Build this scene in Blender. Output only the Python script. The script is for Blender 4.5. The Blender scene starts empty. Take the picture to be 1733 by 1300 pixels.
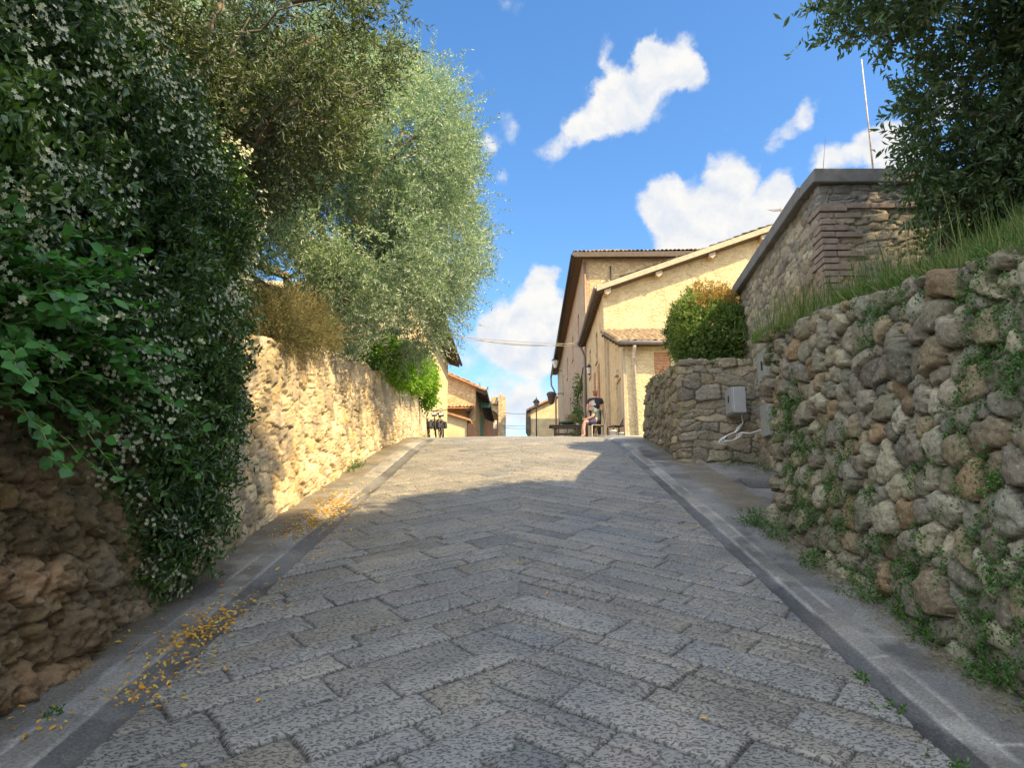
import bpy, bmesh, math, random
import numpy as np
from mathutils import Vector, Matrix
R=math.radians
rng=np.random.default_rng(7); random.seed(7)
S=bpy.context.scene; COL=S.collection
# ------------------------------------------------------------------ camera, light, exposure
EYE=1.6
cam_d=bpy.data.cameras.new('camera'); cam=bpy.data.objects.new('camera',cam_d); COL.objects.link(cam)
cam_d.sensor_width=36; cam_d.lens=36*1250/1733; cam_d.clip_end=3000; cam_d.clip_start=.05
cam.location=(0,0,EYE); cam.rotation_euler=(R(90+11.3),0,R(.85)); S.camera=cam
SUN_EL=R(47); SUN_H=(.835,-.55)
sd=bpy.data.lights.new('sun','SUN'); sd.energy=4.7; sd.angle=R(.6); sd.color=(1,.765,.425)
so=bpy.data.objects.new('sun',sd); COL.objects.link(so)
SV=Vector((SUN_H[0]*math.cos(SUN_EL),SUN_H[1]*math.cos(SUN_EL),math.sin(SUN_EL))).normalized()
so.rotation_euler=SV.to_track_quat('Z','Y').to_euler(); so.location=(20,-12,25)
S.view_settings.view_transform='Standard'; S.view_settings.look='None'; S.view_settings.exposure=1.4; S.view_settings.gamma=1
def pdir(px,py):
    P=R(11.3);Y=R(.85);u=px-866.5;v=650-py
    f=1250*math.cos(P)-v*math.sin(P);z=1250*math.sin(P)+v*math.cos(P)
    return Vector((u*math.cos(Y)-f*math.sin(Y),f*math.cos(Y)+u*math.sin(Y),z))
def make_world():
    w=bpy.data.worlds.new('World'); S.world=w; w.use_nodes=True
    nt=w.node_tree; N=nt.nodes; L=nt.links; N.clear()
    def n(t,**k):
        o=N.new(t)
        for a,b in k.items(): setattr(o,a,b)
        return o
    def mth(op,a,b=None,c=None,clamp=False):
        o=n('ShaderNodeMath',operation=op,use_clamp=clamp)
        for i,q in enumerate((a,b,c)):
            if q is None: continue
            if isinstance(q,(int,float)): o.inputs[i].default_value=q
            else: L.new(q,o.inputs[i])
        return o.outputs[0]
    sky=n('ShaderNodeTexSky',sky_type='NISHITA',sun_disc=False); sky.sun_elevation=SUN_EL
    sky.sun_rotation=math.atan2(SV.x,SV.y); sky.altitude=300; sky.air_density=1.0; sky.dust_density=.7; sky.ozone_density=1.6
    tc=n('ShaderNodeTexCoord'); D=tc.outputs['Generated']
    nz=n('ShaderNodeTexNoise'); nz.inputs['Scale'].default_value=9; nz.inputs['Detail'].default_value=7; nz.inputs['Roughness'].default_value=.62
    L.new(D,nz.inputs['Vector'])
    sub=n('ShaderNodeVectorMath',operation='SUBTRACT'); L.new(nz.outputs['Color'],sub.inputs[0]); sub.inputs[1].default_value=(.5,.5,.5)
    sc=n('ShaderNodeVectorMath',operation='SCALE'); L.new(sub.outputs[0],sc.inputs[0]); sc.inputs['Scale'].default_value=.075
    ad=n('ShaderNodeVectorMath',operation='ADD'); L.new(D,ad.inputs[0]); L.new(sc.outputs[0],ad.inputs[1]); W=ad.outputs[0]
    blobs=[(1102,88,26,1),(1135,108,42,1),(1165,128,30,1),(1090,145,55,1),(1045,165,48,1),(1010,190,40,1),(972,215,32,.9),(930,252,24,.7),(1018,105,16,.4),
      (1112,345,42,1),(1165,365,62,1),(1243,285,40,1),(1250,350,62,1),(1180,420,80,1),(1330,325,36,1),(1330,380,62,1),
      (1482,240,40,1),(1525,268,70,1),(1415,280,32,.9),
      (922,462,28,1),(915,505,42,1),(935,560,60,1),(850,555,46,.9),(880,590,75,.6),(790,600,60,.45),(905,610,30,.7),
      (1388,180,26,.52),(1365,198,24,.52),(1338,216,24,.5),(1312,242,30,.52),(838,243,22,.7),(872,210,26,.55),(855,298,20,.45),(1030,80,30,.4),(830,700,60,.75),(905,690,50,.7),(1600,150,60,.6),(300,60,120,.8),(600,520,120,.7)]
    acc=None; 
    for px,py,r,a in blobs:
        d=pdir(px,py); l=d.length; c=d.normalized(); rr=r*1.3/l
        di=n('ShaderNodeVectorMath',operation='DISTANCE'); L.new(W,di.inputs[0]); di.inputs[1].default_value=c
        v=mth('MULTIPLY_ADD',di.outputs['Value'],-a/rr,a)
        v=mth('MAXIMUM',v,0.0); acc=v if acc is None else mth('ADD',acc,v)
    n2=n('ShaderNodeTexNoise'); n2.inputs['Scale'].default_value=26; n2.inputs['Detail'].default_value=8; n2.inputs['Roughness'].default_value=.6
    L.new(D,n2.inputs['Vector'])
    n3=n('ShaderNodeTexNoise'); n3.inputs['Scale'].default_value=11; n3.inputs['Detail'].default_value=3; L.new(W,n3.inputs['Vector'])
    dens=mth('ADD',mth('MINIMUM',acc,.9),mth('MULTIPLY_ADD',n2.outputs['Fac'],.9,-.45)); dens=mth('ADD',dens,mth('MULTIPLY_ADD',n3.outputs['Fac'],.9,-.62))
    al=n('ShaderNodeMapRange',interpolation_type='SMOOTHSTEP'); L.new(dens,al.inputs[0])
    al.inputs[1].default_value=0.0; al.inputs[2].default_value=.5; al.inputs[3].default_value=0; al.inputs[4].default_value=1
    # light side of the billows: noise sampled a little towards the sun
    of=n('ShaderNodeVectorMath',operation='ADD'); L.new(W,of.inputs[0]); of.inputs[1].default_value=(SV.x*.012,0,.02)
    def nn(src,s):
        q=n('ShaderNodeTexNoise'); q.inputs['Scale'].default_value=s; q.inputs['Detail'].default_value=5; q.inputs['Roughness'].default_value=.55; L.new(src,q.inputs['Vector']); return q.outputs['Fac']
    rel=mth('SUBTRACT',nn(W,22),nn(of.outputs[0],22))
    sh=mth('MULTIPLY_ADD',rel,2.2,.74,clamp=True)
    cc=n('ShaderNodeMix',data_type='RGBA'); L.new(sh,cc.inputs[0]); cc.inputs[6].default_value=(2.3,2.6,3.1,1); cc.inputs[7].default_value=(3.4,3.35,3.25,1)
    hs=n('ShaderNodeHueSaturation'); hs.inputs['Saturation'].default_value=1.25; hs.inputs['Value'].default_value=1.0; L.new(sky.outputs[0],hs.inputs['Color'])
    mx=n('ShaderNodeMix',data_type='RGBA'); L.new(al.outputs[0],mx.inputs[0]); L.new(hs.outputs[0],mx.inputs[6]); L.new(cc.outputs[2],mx.inputs[7])
    # unseen bright cloud added behind and above the camera as neutral fill light
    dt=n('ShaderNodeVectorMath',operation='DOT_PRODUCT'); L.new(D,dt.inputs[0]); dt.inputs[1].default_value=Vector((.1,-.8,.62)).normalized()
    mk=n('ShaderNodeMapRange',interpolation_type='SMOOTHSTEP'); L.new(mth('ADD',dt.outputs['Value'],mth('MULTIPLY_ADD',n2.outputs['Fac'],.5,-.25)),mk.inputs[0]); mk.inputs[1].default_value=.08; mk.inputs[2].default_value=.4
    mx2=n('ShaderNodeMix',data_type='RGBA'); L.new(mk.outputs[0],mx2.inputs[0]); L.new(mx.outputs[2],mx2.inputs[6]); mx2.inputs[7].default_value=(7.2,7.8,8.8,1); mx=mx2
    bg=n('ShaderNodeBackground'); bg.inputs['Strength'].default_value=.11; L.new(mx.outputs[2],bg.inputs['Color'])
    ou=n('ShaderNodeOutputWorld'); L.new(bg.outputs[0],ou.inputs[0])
make_world()
# ------------------------------------------------------------------ helpers
def tag(o,label=None,cat=None,group=None,kind=None):
    if label:o['label']=label
    if cat:o['category']=cat
    if group:o['group']=group
    if kind:o['kind']=kind
    return o
def empty(name,loc,label,cat,group=None,rz=0):
    o=bpy.data.objects.new(name,None); COL.objects.link(o); o.location=loc; o.rotation_euler=(0,0,rz); o.empty_display_size=.2
    return tag(o,label,cat,group)
def link(name,me,mat,parent=None,smooth=False):
    o=bpy.data.objects.new(name,me); COL.objects.link(o)
    if mat is not None: me.materials.append(mat)
    if parent is not None:
        o.parent=parent
        o.matrix_parent_inverse=(Matrix.Translation(parent.location)@parent.rotation_euler.to_matrix().to_4x4()).inverted()
    if smooth: me.shade_smooth()
    return o
def npmesh(name,V,F,mat,parent=None,col=None,val=None,smooth=False):
    V=np.asarray(V,np.float32); F=np.asarray(F,np.int32); k=F.shape[1]
    me=bpy.data.meshes.new(name); me.vertices.add(len(V)); me.vertices.foreach_set('co',V.ravel())
    me.loops.add(F.size); me.loops.foreach_set('vertex_index',F.ravel())
    me.polygons.add(len(F)); me.polygons.foreach_set('loop_start',np.arange(0,F.size,k,dtype=np.int32))
    if col is not None:
        a=me.color_attributes.new('Col','FLOAT_COLOR','POINT'); c=np.ones((len(V),4),np.float32); c[:,:3]=col; a.data.foreach_set('color',c.ravel())
    if val is not None:
        a=me.attributes.new('v','FLOAT','POINT'); a.data.foreach_set('value',np.asarray(val,np.float32).ravel())
    me.update(calc_edges=True); me.validate()
    return link(name,me,mat,parent,smooth)
class MB:
    def __init__(s): s.v=[];s.f=[]
    def add(s,vs,fs):
        o=len(s.v); s.v+=[tuple(p) for p in vs]; s.f+=[tuple(i+o for i in f) for f in fs]; return s
    def box(s,x0,y0,z0,x1,y1,z1,m=None):
        vs=[(x0,y0,z0),(x1,y0,z0),(x1,y1,z0),(x0,y1,z0),(x0,y0,z1),(x1,y0,z1),(x1,y1,z1),(x0,y1,z1)]
        if m is not None: vs=[m@Vector(p) for p in vs]
        return s.add(vs,[(0,3,2,1),(4,5,6,7),(0,1,5,4),(1,2,6,5),(2,3,7,6),(3,0,4,7)])
    def prism(s,poly,ext):   # poly: list of 3d points (planar), ext: vector
        e=Vector(ext); n=len(poly); a=[Vector(p) for p in poly]; b=[p+e for p in a]
        return s.add(a+b,[tuple(range(n))[::-1],tuple(range(n,2*n))]+[(i,(i+1)%n,n+(i+1)%n,n+i) for i in range(n)])
    def tube(s,pts,r,seg=8,cap=True):
        pts=[Vector(p) for p in pts]; n=len(pts)
        if not isinstance(r,(list,tuple)): r=[r]*n
        vs=[]; up=None
        for i,p in enumerate(pts):
            t=(pts[min(i+1,n-1)]-pts[max(i-1,0)]).normalized()
            if up is None: up=Vector((0,0,1)) if abs(t.z)<.9 else Vector((1,0,0))
            a=t.cross(up).normalized(); b=a.cross(t).normalized(); up=b
            for k in range(seg):
                q=2*math.pi*k/seg; vs.append(p+a*math.cos(q)*r[i]+b*math.sin(q)*r[i])
        fs=[(i*seg+k,i*seg+(k+1)%seg,(i+1)*seg+(k+1)%seg,(i+1)*seg+k) for i in range(n-1) for k in range(seg)]
        if cap: fs+=[tuple(range(seg))[::-1],tuple((n-1)*seg+k for k in range(seg))]
        return s.add(vs,fs)
    def lathe(s,prof,c,seg=16,m=None):  # prof: (r,z)
        vs=[]; c=Vector(c)
        for r,z in prof:
            for k in range(seg):
                q=2*math.pi*k/seg; p=Vector((r*math.cos(q),r*math.sin(q),z)); vs.append((m@p if m is not None else p)+c)
        n=len(prof)
        fs=[(i*seg+k,i*seg+(k+1)%seg,(i+1)*seg+(k+1)%seg,(i+1)*seg+k) for i in range(n-1) for k in range(seg)]
        return s.add(vs,fs+[tuple(range(seg))[::-1],tuple((n-1)*seg+k for k in range(seg))])
    def build(s,name,mat,parent=None,smooth=False,bevel=0):
        me=bpy.data.meshes.new(name); me.from_pydata([tuple(p) for p in s.v],[],s.f); me.update()
        o=link(name,me,mat,parent,smooth)
        if bevel:
            b=o.modifiers.new('b','BEVEL'); b.width=bevel; b.segments=2; b.limit_method='ANGLE'
        return o
# noise ---------------------------------------------------------------
def _h(ix,iy,iz,seed):
    h=(ix.astype(np.int64)*374761393+iy.astype(np.int64)*668265263+iz.astype(np.int64)*2147483647+seed*144269504)&0xffffffff
    h=((h^(h>>13))*1274126177)&0xffffffff; h=((h^(h>>16))*2246822519)&0xffffffff
    return ((h^(h>>15))&0xffffff)/16777215.0
def vn(x,y,seed=0,z=None):
    x=np.asarray(x,float);y=np.asarray(y,float); z=np.zeros_like(x) if z is None else np.asarray(z,float)
    ix=np.floor(x);iy=np.floor(y);iz=np.floor(z); fx=x-ix;fy=y-iy;fz=z-iz
    fx=fx*fx*(3-2*fx);fy=fy*fy*(3-2*fy);fz=fz*fz*(3-2*fz)
    def L(dz):
        a=_h(ix,iy,iz+dz,seed);b=_h(ix+1,iy,iz+dz,seed);c=_h(ix,iy+1,iz+dz,seed);d=_h(ix+1,iy+1,iz+dz,seed)
        return (a*(1-fx)+b*fx)*(1-fy)+(c*(1-fx)+d*fx)*fy
    if not z.any(): return L(0)
    return L(0)*(1-fz)+L(1)*fz
def fbm(x,y,seed=0,z=None,oct=4):
    t=0;a=.5;s=0
    for i in range(oct):
        k=2.03**i; t=t+a*vn(x*k,y*k,seed+i,None if z is None else z*k); s+=a;a*=.5
    return t/s
def sst(a,b,x):
    t=np.clip((x-a)/(b-a),0,1); return t*t*(3-2*t)
def gz1(y):
    y=np.asarray(y,float)
    t=np.clip(y-12,0,4.4); z=.24*np.minimum(y,12)+.24*t-.0139*t*t
    z=z+.1177*np.clip(y-16.4,0,15.6)
    t=np.clip(y-32,0,8); z=z+.1177*t-.0105*t*t
    return z-.0503*np.clip(y-40,0,60)-.3*np.clip(y-100,0,60)
def gz(y): return float(gz1(y))
# ------------------------------------------------------------------ materials
MATS={}
def mat_base(name):
    m=bpy.data.materials.new(name); m.use_nodes=True; nt=m.node_tree
    return m,nt.nodes,nt.links,nt.nodes['Principled BSDF']
def N_noise(N,L,scale,detail=4,rough=.55,vec=None,dist=0):
    n=N.new('ShaderNodeTexNoise'); n.inputs['Scale'].default_value=scale; n.inputs['Detail'].default_value=detail; n.inputs['Roughness'].default_value=rough; n.inputs['Distortion'].default_value=dist
    if vec is not None: L.new(vec,n.inputs['Vector'])
    return n.outputs['Fac']
def N_ramp(N,L,fac,stops):
    r=N.new('ShaderNodeValToRGB'); L.new(fac,r.inputs[0]); e=r.color_ramp.elements
    while len(e)<len(stops): e.new(.5)
    for q,(p,c) in zip(e,stops): q.position=p; q.color=(*c,1) if len(c)==3 else c
    return r.outputs[0]
def N_mix(N,L,f,a,b,mode='MIX'):
    m=N.new('ShaderNodeMix'); m.data_type='RGBA'; m.blend_type=mode
    for i,q in ((0,f),(6,a),(7,b)):
        if isinstance(q,(int,float)): m.inputs[i].default_value=q
        elif isinstance(q,tuple): m.inputs[i].default_value=(*q,1)
        else: L.new(q,m.inputs[i])
    return m.outputs[2]
def N_bump(N,L,h,st,dist,b,normal=None):
    u=N.new('ShaderNodeBump'); u.inputs['Strength'].default_value=st; u.inputs['Distance'].default_value=dist; L.new(h,u.inputs['Height'])
    if normal is not None: L.new(normal,u.inputs['Normal'])
    if b is not None: L.new(u.outputs[0],b.inputs['Normal'])
    return u.outputs[0]
def objvec(N):
    g=N.new('ShaderNodeNewGeometry'); return g.outputs['Position']
def m_flat(name,c,rough=.7,metal=0,var=.15,scale=8,bump=0,spec=.5):
    if name in MATS: return MATS[name]
    m,N,L,b=mat_base(name); P=objvec(N)
    f=N_noise(N,L,scale,5,.6,P)
    col=N_ramp(N,L,f,[(.25,tuple(x*(1-var) for x in c)),(.75,tuple(min(1,x*(1+var)) for x in c))])
    L.new(col,b.inputs['Base Color']); b.inputs['Roughness'].default_value=rough; b.inputs['Metallic'].default_value=metal
    b.inputs['Specular IOR Level'].default_value=spec
    if bump: N_bump(N,L,N_noise(N,L,scale*4,4,.6,P),bump,.01,b)
    MATS[name]=m; return m
def m_attr(name,rough=.9,fine=60,fa=.35,bump=.5,bd=.01,spots=0,spotcol=(.55,.55,.48),grey=0):
    m,N,L,b=mat_base(name); P=objvec(N)
    a=N.new('ShaderNodeAttribute'); a.attribute_name='Col'; c=a.outputs['Color']
    f=N_noise(N,L,fine,6,.7,P); k=N_ramp(N,L,f,[(.3,(1-fa,)*3),(.7,(1+fa*.6,)*3)])
    c=N_mix(N,L,1.0,c,k,'MULTIPLY')
    f2=N_noise(N,L,3.1,4,.6,P); k2=N_ramp(N,L,f2,[(.3,(.8,.82,.86)),(.7,(1.15,1.1,1.02))])
    c=N_mix(N,L,1.0,c,k2,'MULTIPLY')
    if spots:
        f3=N_noise(N,L,34,5,.72,P,.6); s=N_ramp(N,L,f3,[(.58,(0,0,0)),(.66,(1,1,1))])
        sc=N.new('ShaderNodeMath'); sc.operation='MULTIPLY'; L.new(s,sc.inputs[0]); sc.inputs[1].default_value=spots
        c=N_mix(N,L,sc.outputs[0],c,spotcol)
        f4=N_noise(N,L,50,4,.7,P,.3); s2=N_ramp(N,L,f4,[(.34,(1,1,1)),(.42,(0,0,0))])
        sd2=N.new('ShaderNodeMath'); sd2.operation='MULTIPLY'; L.new(s2,sd2.inputs[0]); sd2.inputs[1].default_value=spots
        c=N_mix(N,L,sd2.outputs[0],c,(.05,.045,.035))
    L.new(c,b.inputs['Base Color']); b.inputs['Roughness'].default_value=rough; b.inputs['Specular IOR Level'].default_value=.25
    N_bump(N,L,N_noise(N,L,fine*1.3,6,.7,P),bump,bd,b)
    return m
def m_leaf(name,cols,trans=.35,rough=.45,spec=.4,tcol=None,back=None):
    m,N,L,b=mat_base(name)
    a=N.new('ShaderNodeAttribute'); a.attribute_name='v'
    n=len(cols); c=N_ramp(N,L,a.outputs['Fac'],[(i/(n-1),q) for i,q in enumerate(cols)])
    if back is not None:
        g=N.new('ShaderNodeNewGeometry'); c2=N_mix(N,L,g.outputs['Backfacing'],c,back)
    else: c2=c
    L.new(c2,b.inputs['Base Color']); b.inputs['Roughness'].default_value=rough; b.inputs['Specular IOR Level'].default_value=spec
    t=N.new('ShaderNodeBsdfTranslucent'); tc=N_mix(N,L,1.0,c,tcol or (1.5,1.6,.6),'MULTIPLY'); L.new(tc,t.inputs[0])
    mx=N.new('ShaderNodeMixShader'); mx.inputs[0].default_value=trans; L.new(b.outputs[0],mx.inputs[1]); L.new(t.outputs[0],mx.inputs[2])
    L.new(mx.outputs[0],N['Material Output'].inputs[0]) if False else L.new(mx.outputs[0],[q for q in N if q.type=='OUTPUT_MATERIAL'][0].inputs[0])
    return m
def m_wallstone(name,c1,c2,mortar,scale=5,plaster=0,bump=.6,flat=1.8,pc=(.62,.5,.3)):
    """rubble or worn plaster on distant houses"""
    m,N,L,b=mat_base(name); P=objvec(N)
    mp=N.new('ShaderNodeMapping'); L.new(P,mp.inputs['Vector']); mp.inputs['Scale'].default_value=(1,1,flat)
    wob=N.new('ShaderNodeTexNoise'); wob.inputs['Scale'].default_value=3; L.new(mp.outputs[0],wob.inputs['Vector'])
    vm=N.new('ShaderNodeVectorMath'); vm.operation='MULTIPLY_ADD'; L.new(wob.outputs['Color'],vm.inputs[0]); vm.inputs[1].default_value=(.25,.25,.25); L.new(mp.outputs[0],vm.inputs[2])
    v=N.new('ShaderNodeTexVoronoi'); v.inputs['Scale'].default_value=scale; L.new(vm.outputs[0],v.inputs['Vector'])
    e=N.new('ShaderNodeTexVoronoi'); e.feature='DISTANCE_TO_EDGE'; e.inputs['Scale'].default_value=scale; L.new(vm.outputs[0],e.inputs['Vector'])
    sx=N.new('ShaderNodeSeparateColor'); L.new(v.outputs['Color'],sx.inputs[0])
    c=N_mix(N,L,sx.outputs[0],c1,c2)
    ed=N_ramp(N,L,e.outputs['Distance'],[(.02,(0,0,0)),(.12,(1,1,1))])
    c=N_mix(N,L,ed,mortar,c)
    f=N_noise(N,L,9,6,.65,P); c=N_mix(N,L,1.0,c,N_ramp(N,L,f,[(.3,(.72,.7,.66)),(.7,(1.15,1.13,1.1))]),'MULTIPLY')
    if plaster:
        pf=N_ramp(N,L,N_noise(N,L,.9,6,.65,P,.4),[(.5-plaster*.5,(1,1,1)),(.56-plaster*.2,(0,0,0))])
        st=N_noise(N,L,1.7,9,.78,P,.6); pcol=N_ramp(N,L,st,[(.34,tuple(x*.62 for x in pc)),(.47,tuple(x*.9 for x in pc)),(.55,pc),(.7,tuple(min(1,x*1.15) for x in pc))])
        inv=N.new('ShaderNodeInvert'); L.new(pf,inv.inputs['Color'])
        c=N_mix(N,L,inv.outputs[0],c,pcol)
    L.new(c,b.inputs['Base Color']); b.inputs['Roughness'].default_value=.92; b.inputs['Specular IOR Level'].default_value=.2
    h=N_mix(N,L,.45,ed,f)
    N_bump(N,L,h,bump,.03,b)
    return m
# ------------------------------------------------------------------ displaced masonry
def path_frame(path,us):
    P=np.array(path,float); seg=P[1:]-P[:-1]; ln=np.hypot(seg[:,0],seg[:,1]); cu=np.concatenate([[0],np.cumsum(ln)])
    i=np.clip(np.searchsorted(cu,us,side='right')-1,0,len(ln)-1); t=(us-cu[i])/ln[i]
    pos=P[i]+seg[i]*t[:,None]; d=seg/ln[:,None]; dd=d[i].copy()
    w=.07
    for k in range(1,len(ln)):
        q=us-cu[k]; m=np.abs(q)<w
        if m.any():
            s=(q[m]/w+1)/2; v=d[k-1]*(1-s)[:,None]+d[k]*s[:,None]; dd[m]=v/np.hypot(v[:,0],v[:,1])[:,None]
    return pos,dd,cu
def layout(U,z0,z1,w,h,seed,jit=.25,small=.3,rot=.3):
    r=np.random.default_rng(seed); out=[]; z=z0-h
    while z<z1+h:
        hh=h*r.uniform(.65,1.4); u=-w*r.uniform(0,1)
        while u<U+w:
            ww=w*r.uniform(.55,1.6); zz=z+hh/2+r.normal()*hh*jit*.5
            k=r.uniform(.8,1.15)
            out.append((u+ww/2,zz,ww/2*r.uniform(.85,1.1),hh/2*k*r.uniform(.85,1.25),r.normal()*rot))
            if r.random()<small: out.append((u+ww*r.uniform(.8,1.1),z+hh*r.uniform(.8,1.1),w*r.uniform(.14,.26),h*r.uniform(.14,.26),r.uniform(-1,1)))
            u+=ww
        z+=hh
    return np.array(out)
def masonry(name,path,zbf,ztf,side,usp,nz,w,h,seed,relief,palette,mortar,mat,parent=None,cap=.35,jit=.25,small=.3,rot=.3,
            batter=0,bulge=.05,gap=.22,rough=.01,pit=.0,power=2.6,capcol=None,topn=.05,prof=.5,tint=None,groove=0,rel=None,facet=1):
    P=np.array(path,float); U=np.hypot(*(P[1:]-P[:-1]).T).sum()
    us=[0.]
    while us[-1]<U:
        p,_,_=path_frame(path,np.array([us[-1]])); us.append(us[-1]+usp(p[0][1]))
    us=np.array(us); us[-1]=U; nu=len(us)
    pos,dd,_=path_frame(path,us)
    nrm=np.stack([dd[:,1],-dd[:,0]],1)*side
    zb=np.array([zbf(x,y) for x,y in pos]); zt=np.array([ztf(x,y) for x,y in pos]); zt=zt+(fbm(us*3.1,us*0,seed+9)-.5)*topn*2
    t=np.linspace(0,1,nz); Z=zb[:,None]+(zt-zb)[:,None]*t[None]; UU=np.repeat(us[:,None],nz,1)
    st=layout(U,zb.min(),zt.max(),w,h,seed,jit,small,rot)
    rs=np.random.default_rng(seed+1); ns=len(st); so_=rs.uniform(-1,1,ns); tx=rs.normal(size=ns)*.35; tz=rs.normal(size=ns)*.35; pal=np.array(palette,float)
    ci=rs.integers(0,len(pal),ns); br=rs.uniform(.72,1.25,ns)
    F1=np.full(UU.shape,9.);F2=np.full(UU.shape,9.);ID=np.zeros(UU.shape,int)
    wu=(vn(UU*6,Z*6,seed+3)-.5)*.06*min(1,w/.15); wz=(vn(UU*6,Z*6,seed+4)-.5)*.06*min(1,h/.12)
    uw=UU+wu; zw=Z+wz; ch=40
    for a in range(0,nu,ch):
        b=min(nu,a+ch); lo,hi=us[a]-w*2.2,us[b-1]+w*2.2
        k=np.where((st[:,0]>lo)&(st[:,0]<hi)&(st[:,1]>Z[a:b].min()-h*3)&(st[:,1]<Z[a:b].max()+h*3))[0]
        f1=F1[a:b];f2=F2[a:b];idd=ID[a:b]
        for j in k:
            du=uw[a:b]-st[j,0]; dz=zw[a:b]-st[j,1]; c,s=math.cos(st[j,4]),math.sin(st[j,4])
            x=np.abs((du*c+dz*s)/st[j,2]); y=np.abs((dz*c-du*s)/st[j,3]); d=(x**power+y**power)**(1/power)
            m=d<f1; f2[:]=np.where(m,f1,np.minimum(f2,d)); f1[:]=np.where(m,d,f1); idd[m]=j
    e=np.clip(F2-F1,0,1)/gap; dome=np.clip(e,0,1)**prof*(1-.22*np.clip(F1,0,1.3)**2)
    sx=(UU-st[ID,0])/st[ID,2]; sz=(Z-st[ID,1])/st[ID,3]; mind=np.minimum(st[ID,2],st[ID,3])
    sc=np.clip(mind/(min(w,h)/2),.4,1.4)
    H=relief*sc*(dome+ .28*so_[ID]*np.clip(e,0,1)+facet*.42*(tx[ID]*sx+tz[ID]*sz)*np.clip(e,0,1)+facet*.22*np.abs(tx[ID]*sx-tz[ID]*sz+.15*so_[ID])*np.clip(e,0,1))
    H=H+rough*(fbm(UU*22,Z*22,seed+5)-.5)*2+rough*.6*(vn(UU*60,Z*60,seed+6)-.5)*2+bulge*(fbm(UU*.9,Z*.9,seed+7,oct=3)-.5)*2
    H=H-groove*(1-sst(0,.3,e))
    if rel is not None: H=H*rel(pos[:,1])[:,None]
    if pit:
        pn=fbm(UU*9,Z*11,seed+8,oct=3); H=H-pit*sst(.6,.72,pn)
    col=pal[ci[ID]]*br[ID][...,None]*(1+.25*(fbm(UU*14,Z*14,seed+12)-.5))[...,None]
    mo=np.array(mortar)[None,None]*(1+.4*(vn(UU*12,Z*12,seed+13)-.5))[...,None]
    mk=sst(.05,.4,e)[...,None]; col=mo*(1-mk)+col*mk
    if tint is not None: col=tint(col,UU,Z,pos[:,None,:])
    off=H+batter*(zt[:,None]-Z)
    X=pos[:,0][:,None]+nrm[:,0][:,None]*off; Y=pos[:,1][:,None]+nrm[:,1][:,None]*off
    G=np.stack([X,Y,Z],-1)
    # cap rows
    nc=max(3,int(cap/.035)); rows=[]; cc=[]
    for i in range(1,nc+1):
        q=i/nc; o=off[:,-1]*(1-q)-cap*q
        zz=zt+relief*.5*np.sin(np.pi*min(1,q*1.0))*.8+(vn(us*14,us*0+i*.6,seed+20)-.5)*relief*1.2
        rows.append(np.stack([pos[:,0]+nrm[:,0]*o,pos[:,1]+nrm[:,1]*o,zz],-1)); cc.append(col[:,-1]*(.9+.2*vn(us*20,us*0+i,seed+21))[:,None] if capcol is None else np.array(capcol)[None]*(.7+.6*vn(us*20,us*0+i,seed+21))[:,None])
    o=-cap; rows.append(np.stack([pos[:,0]+nrm[:,0]*o,pos[:,1]+nrm[:,1]*o,zb],-1)); cc.append(cc[-1])
    G=np.concatenate([G,np.stack(rows,1)],1); C=np.concatenate([col,np.stack(cc,1)],1)
    n2=G.shape[1]; I=np.arange(nu*n2).reshape(nu,n2)
    F=np.stack([I[:-1,:-1],I[1:,:-1],I[1:,1:],I[:-1,1:]],-1).reshape(-1,4)
    if side<0: F=F[:,::-1]
    # end walls
    ends=[]
    for row in (0,nu-1):
        for j in range(nz-1): pass
    o=npmesh(name,G.reshape(-1,3),F,mat,parent,col=np.clip(C.reshape(-1,3),0,1),smooth=True)
    return o,(us,pos,nrm,zb,zt)
# ------------------------------------------------------------------ leaves
def norm(a): return a/np.maximum(np.linalg.norm(a,axis=-1,keepdims=True),1e-9)
def leaf_mesh(name,P,D,Nn,ln,wd,mat,parent=None,val=None,shape='d',fold=.25,curl=.15):
    """P base points, D direction, Nn face normal hints; one small folded leaf at each"""
    n=len(P); D=norm(D); Sd=norm(np.cross(D,Nn)); U=np.cross(Sd,D)
    ln=np.broadcast_to(ln,(n,))[:,None]; wd=np.broadcast_to(wd,(n,))[:,None]
    if shape=='d':
        V=np.stack([P,P+D*ln*.5+Sd*wd*.5+U*wd*fold,P+D*ln-U*ln*curl,P+D*ln*.5-Sd*wd*.5+U*wd*fold],1); k=4
        F=np.array([[0,1,2],[0,2,3]])
    else:
        V=np.stack([P,P+D*ln*.28+Sd*wd*.46+U*wd*fold,P+D*ln*.68+Sd*wd*.42+U*wd*fold-U*ln*curl*.5,P+D*ln-U*ln*curl,P+D*ln*.68-Sd*wd*.42+U*wd*fold-U*ln*curl*.5,P+D*ln*.28-Sd*wd*.46+U*wd*fold],1); k=6
        F=np.array([[0,1,2,3],[0,3,4,5]])
    FF=(F[None]+np.arange(n)[:,None,None]*k).reshape(-1,F.shape[1])
    if val is None: val=rng.random(n)
    return npmesh(name,V.reshape(-1,3),FF,mat,parent,val=np.repeat(val,k))
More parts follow.
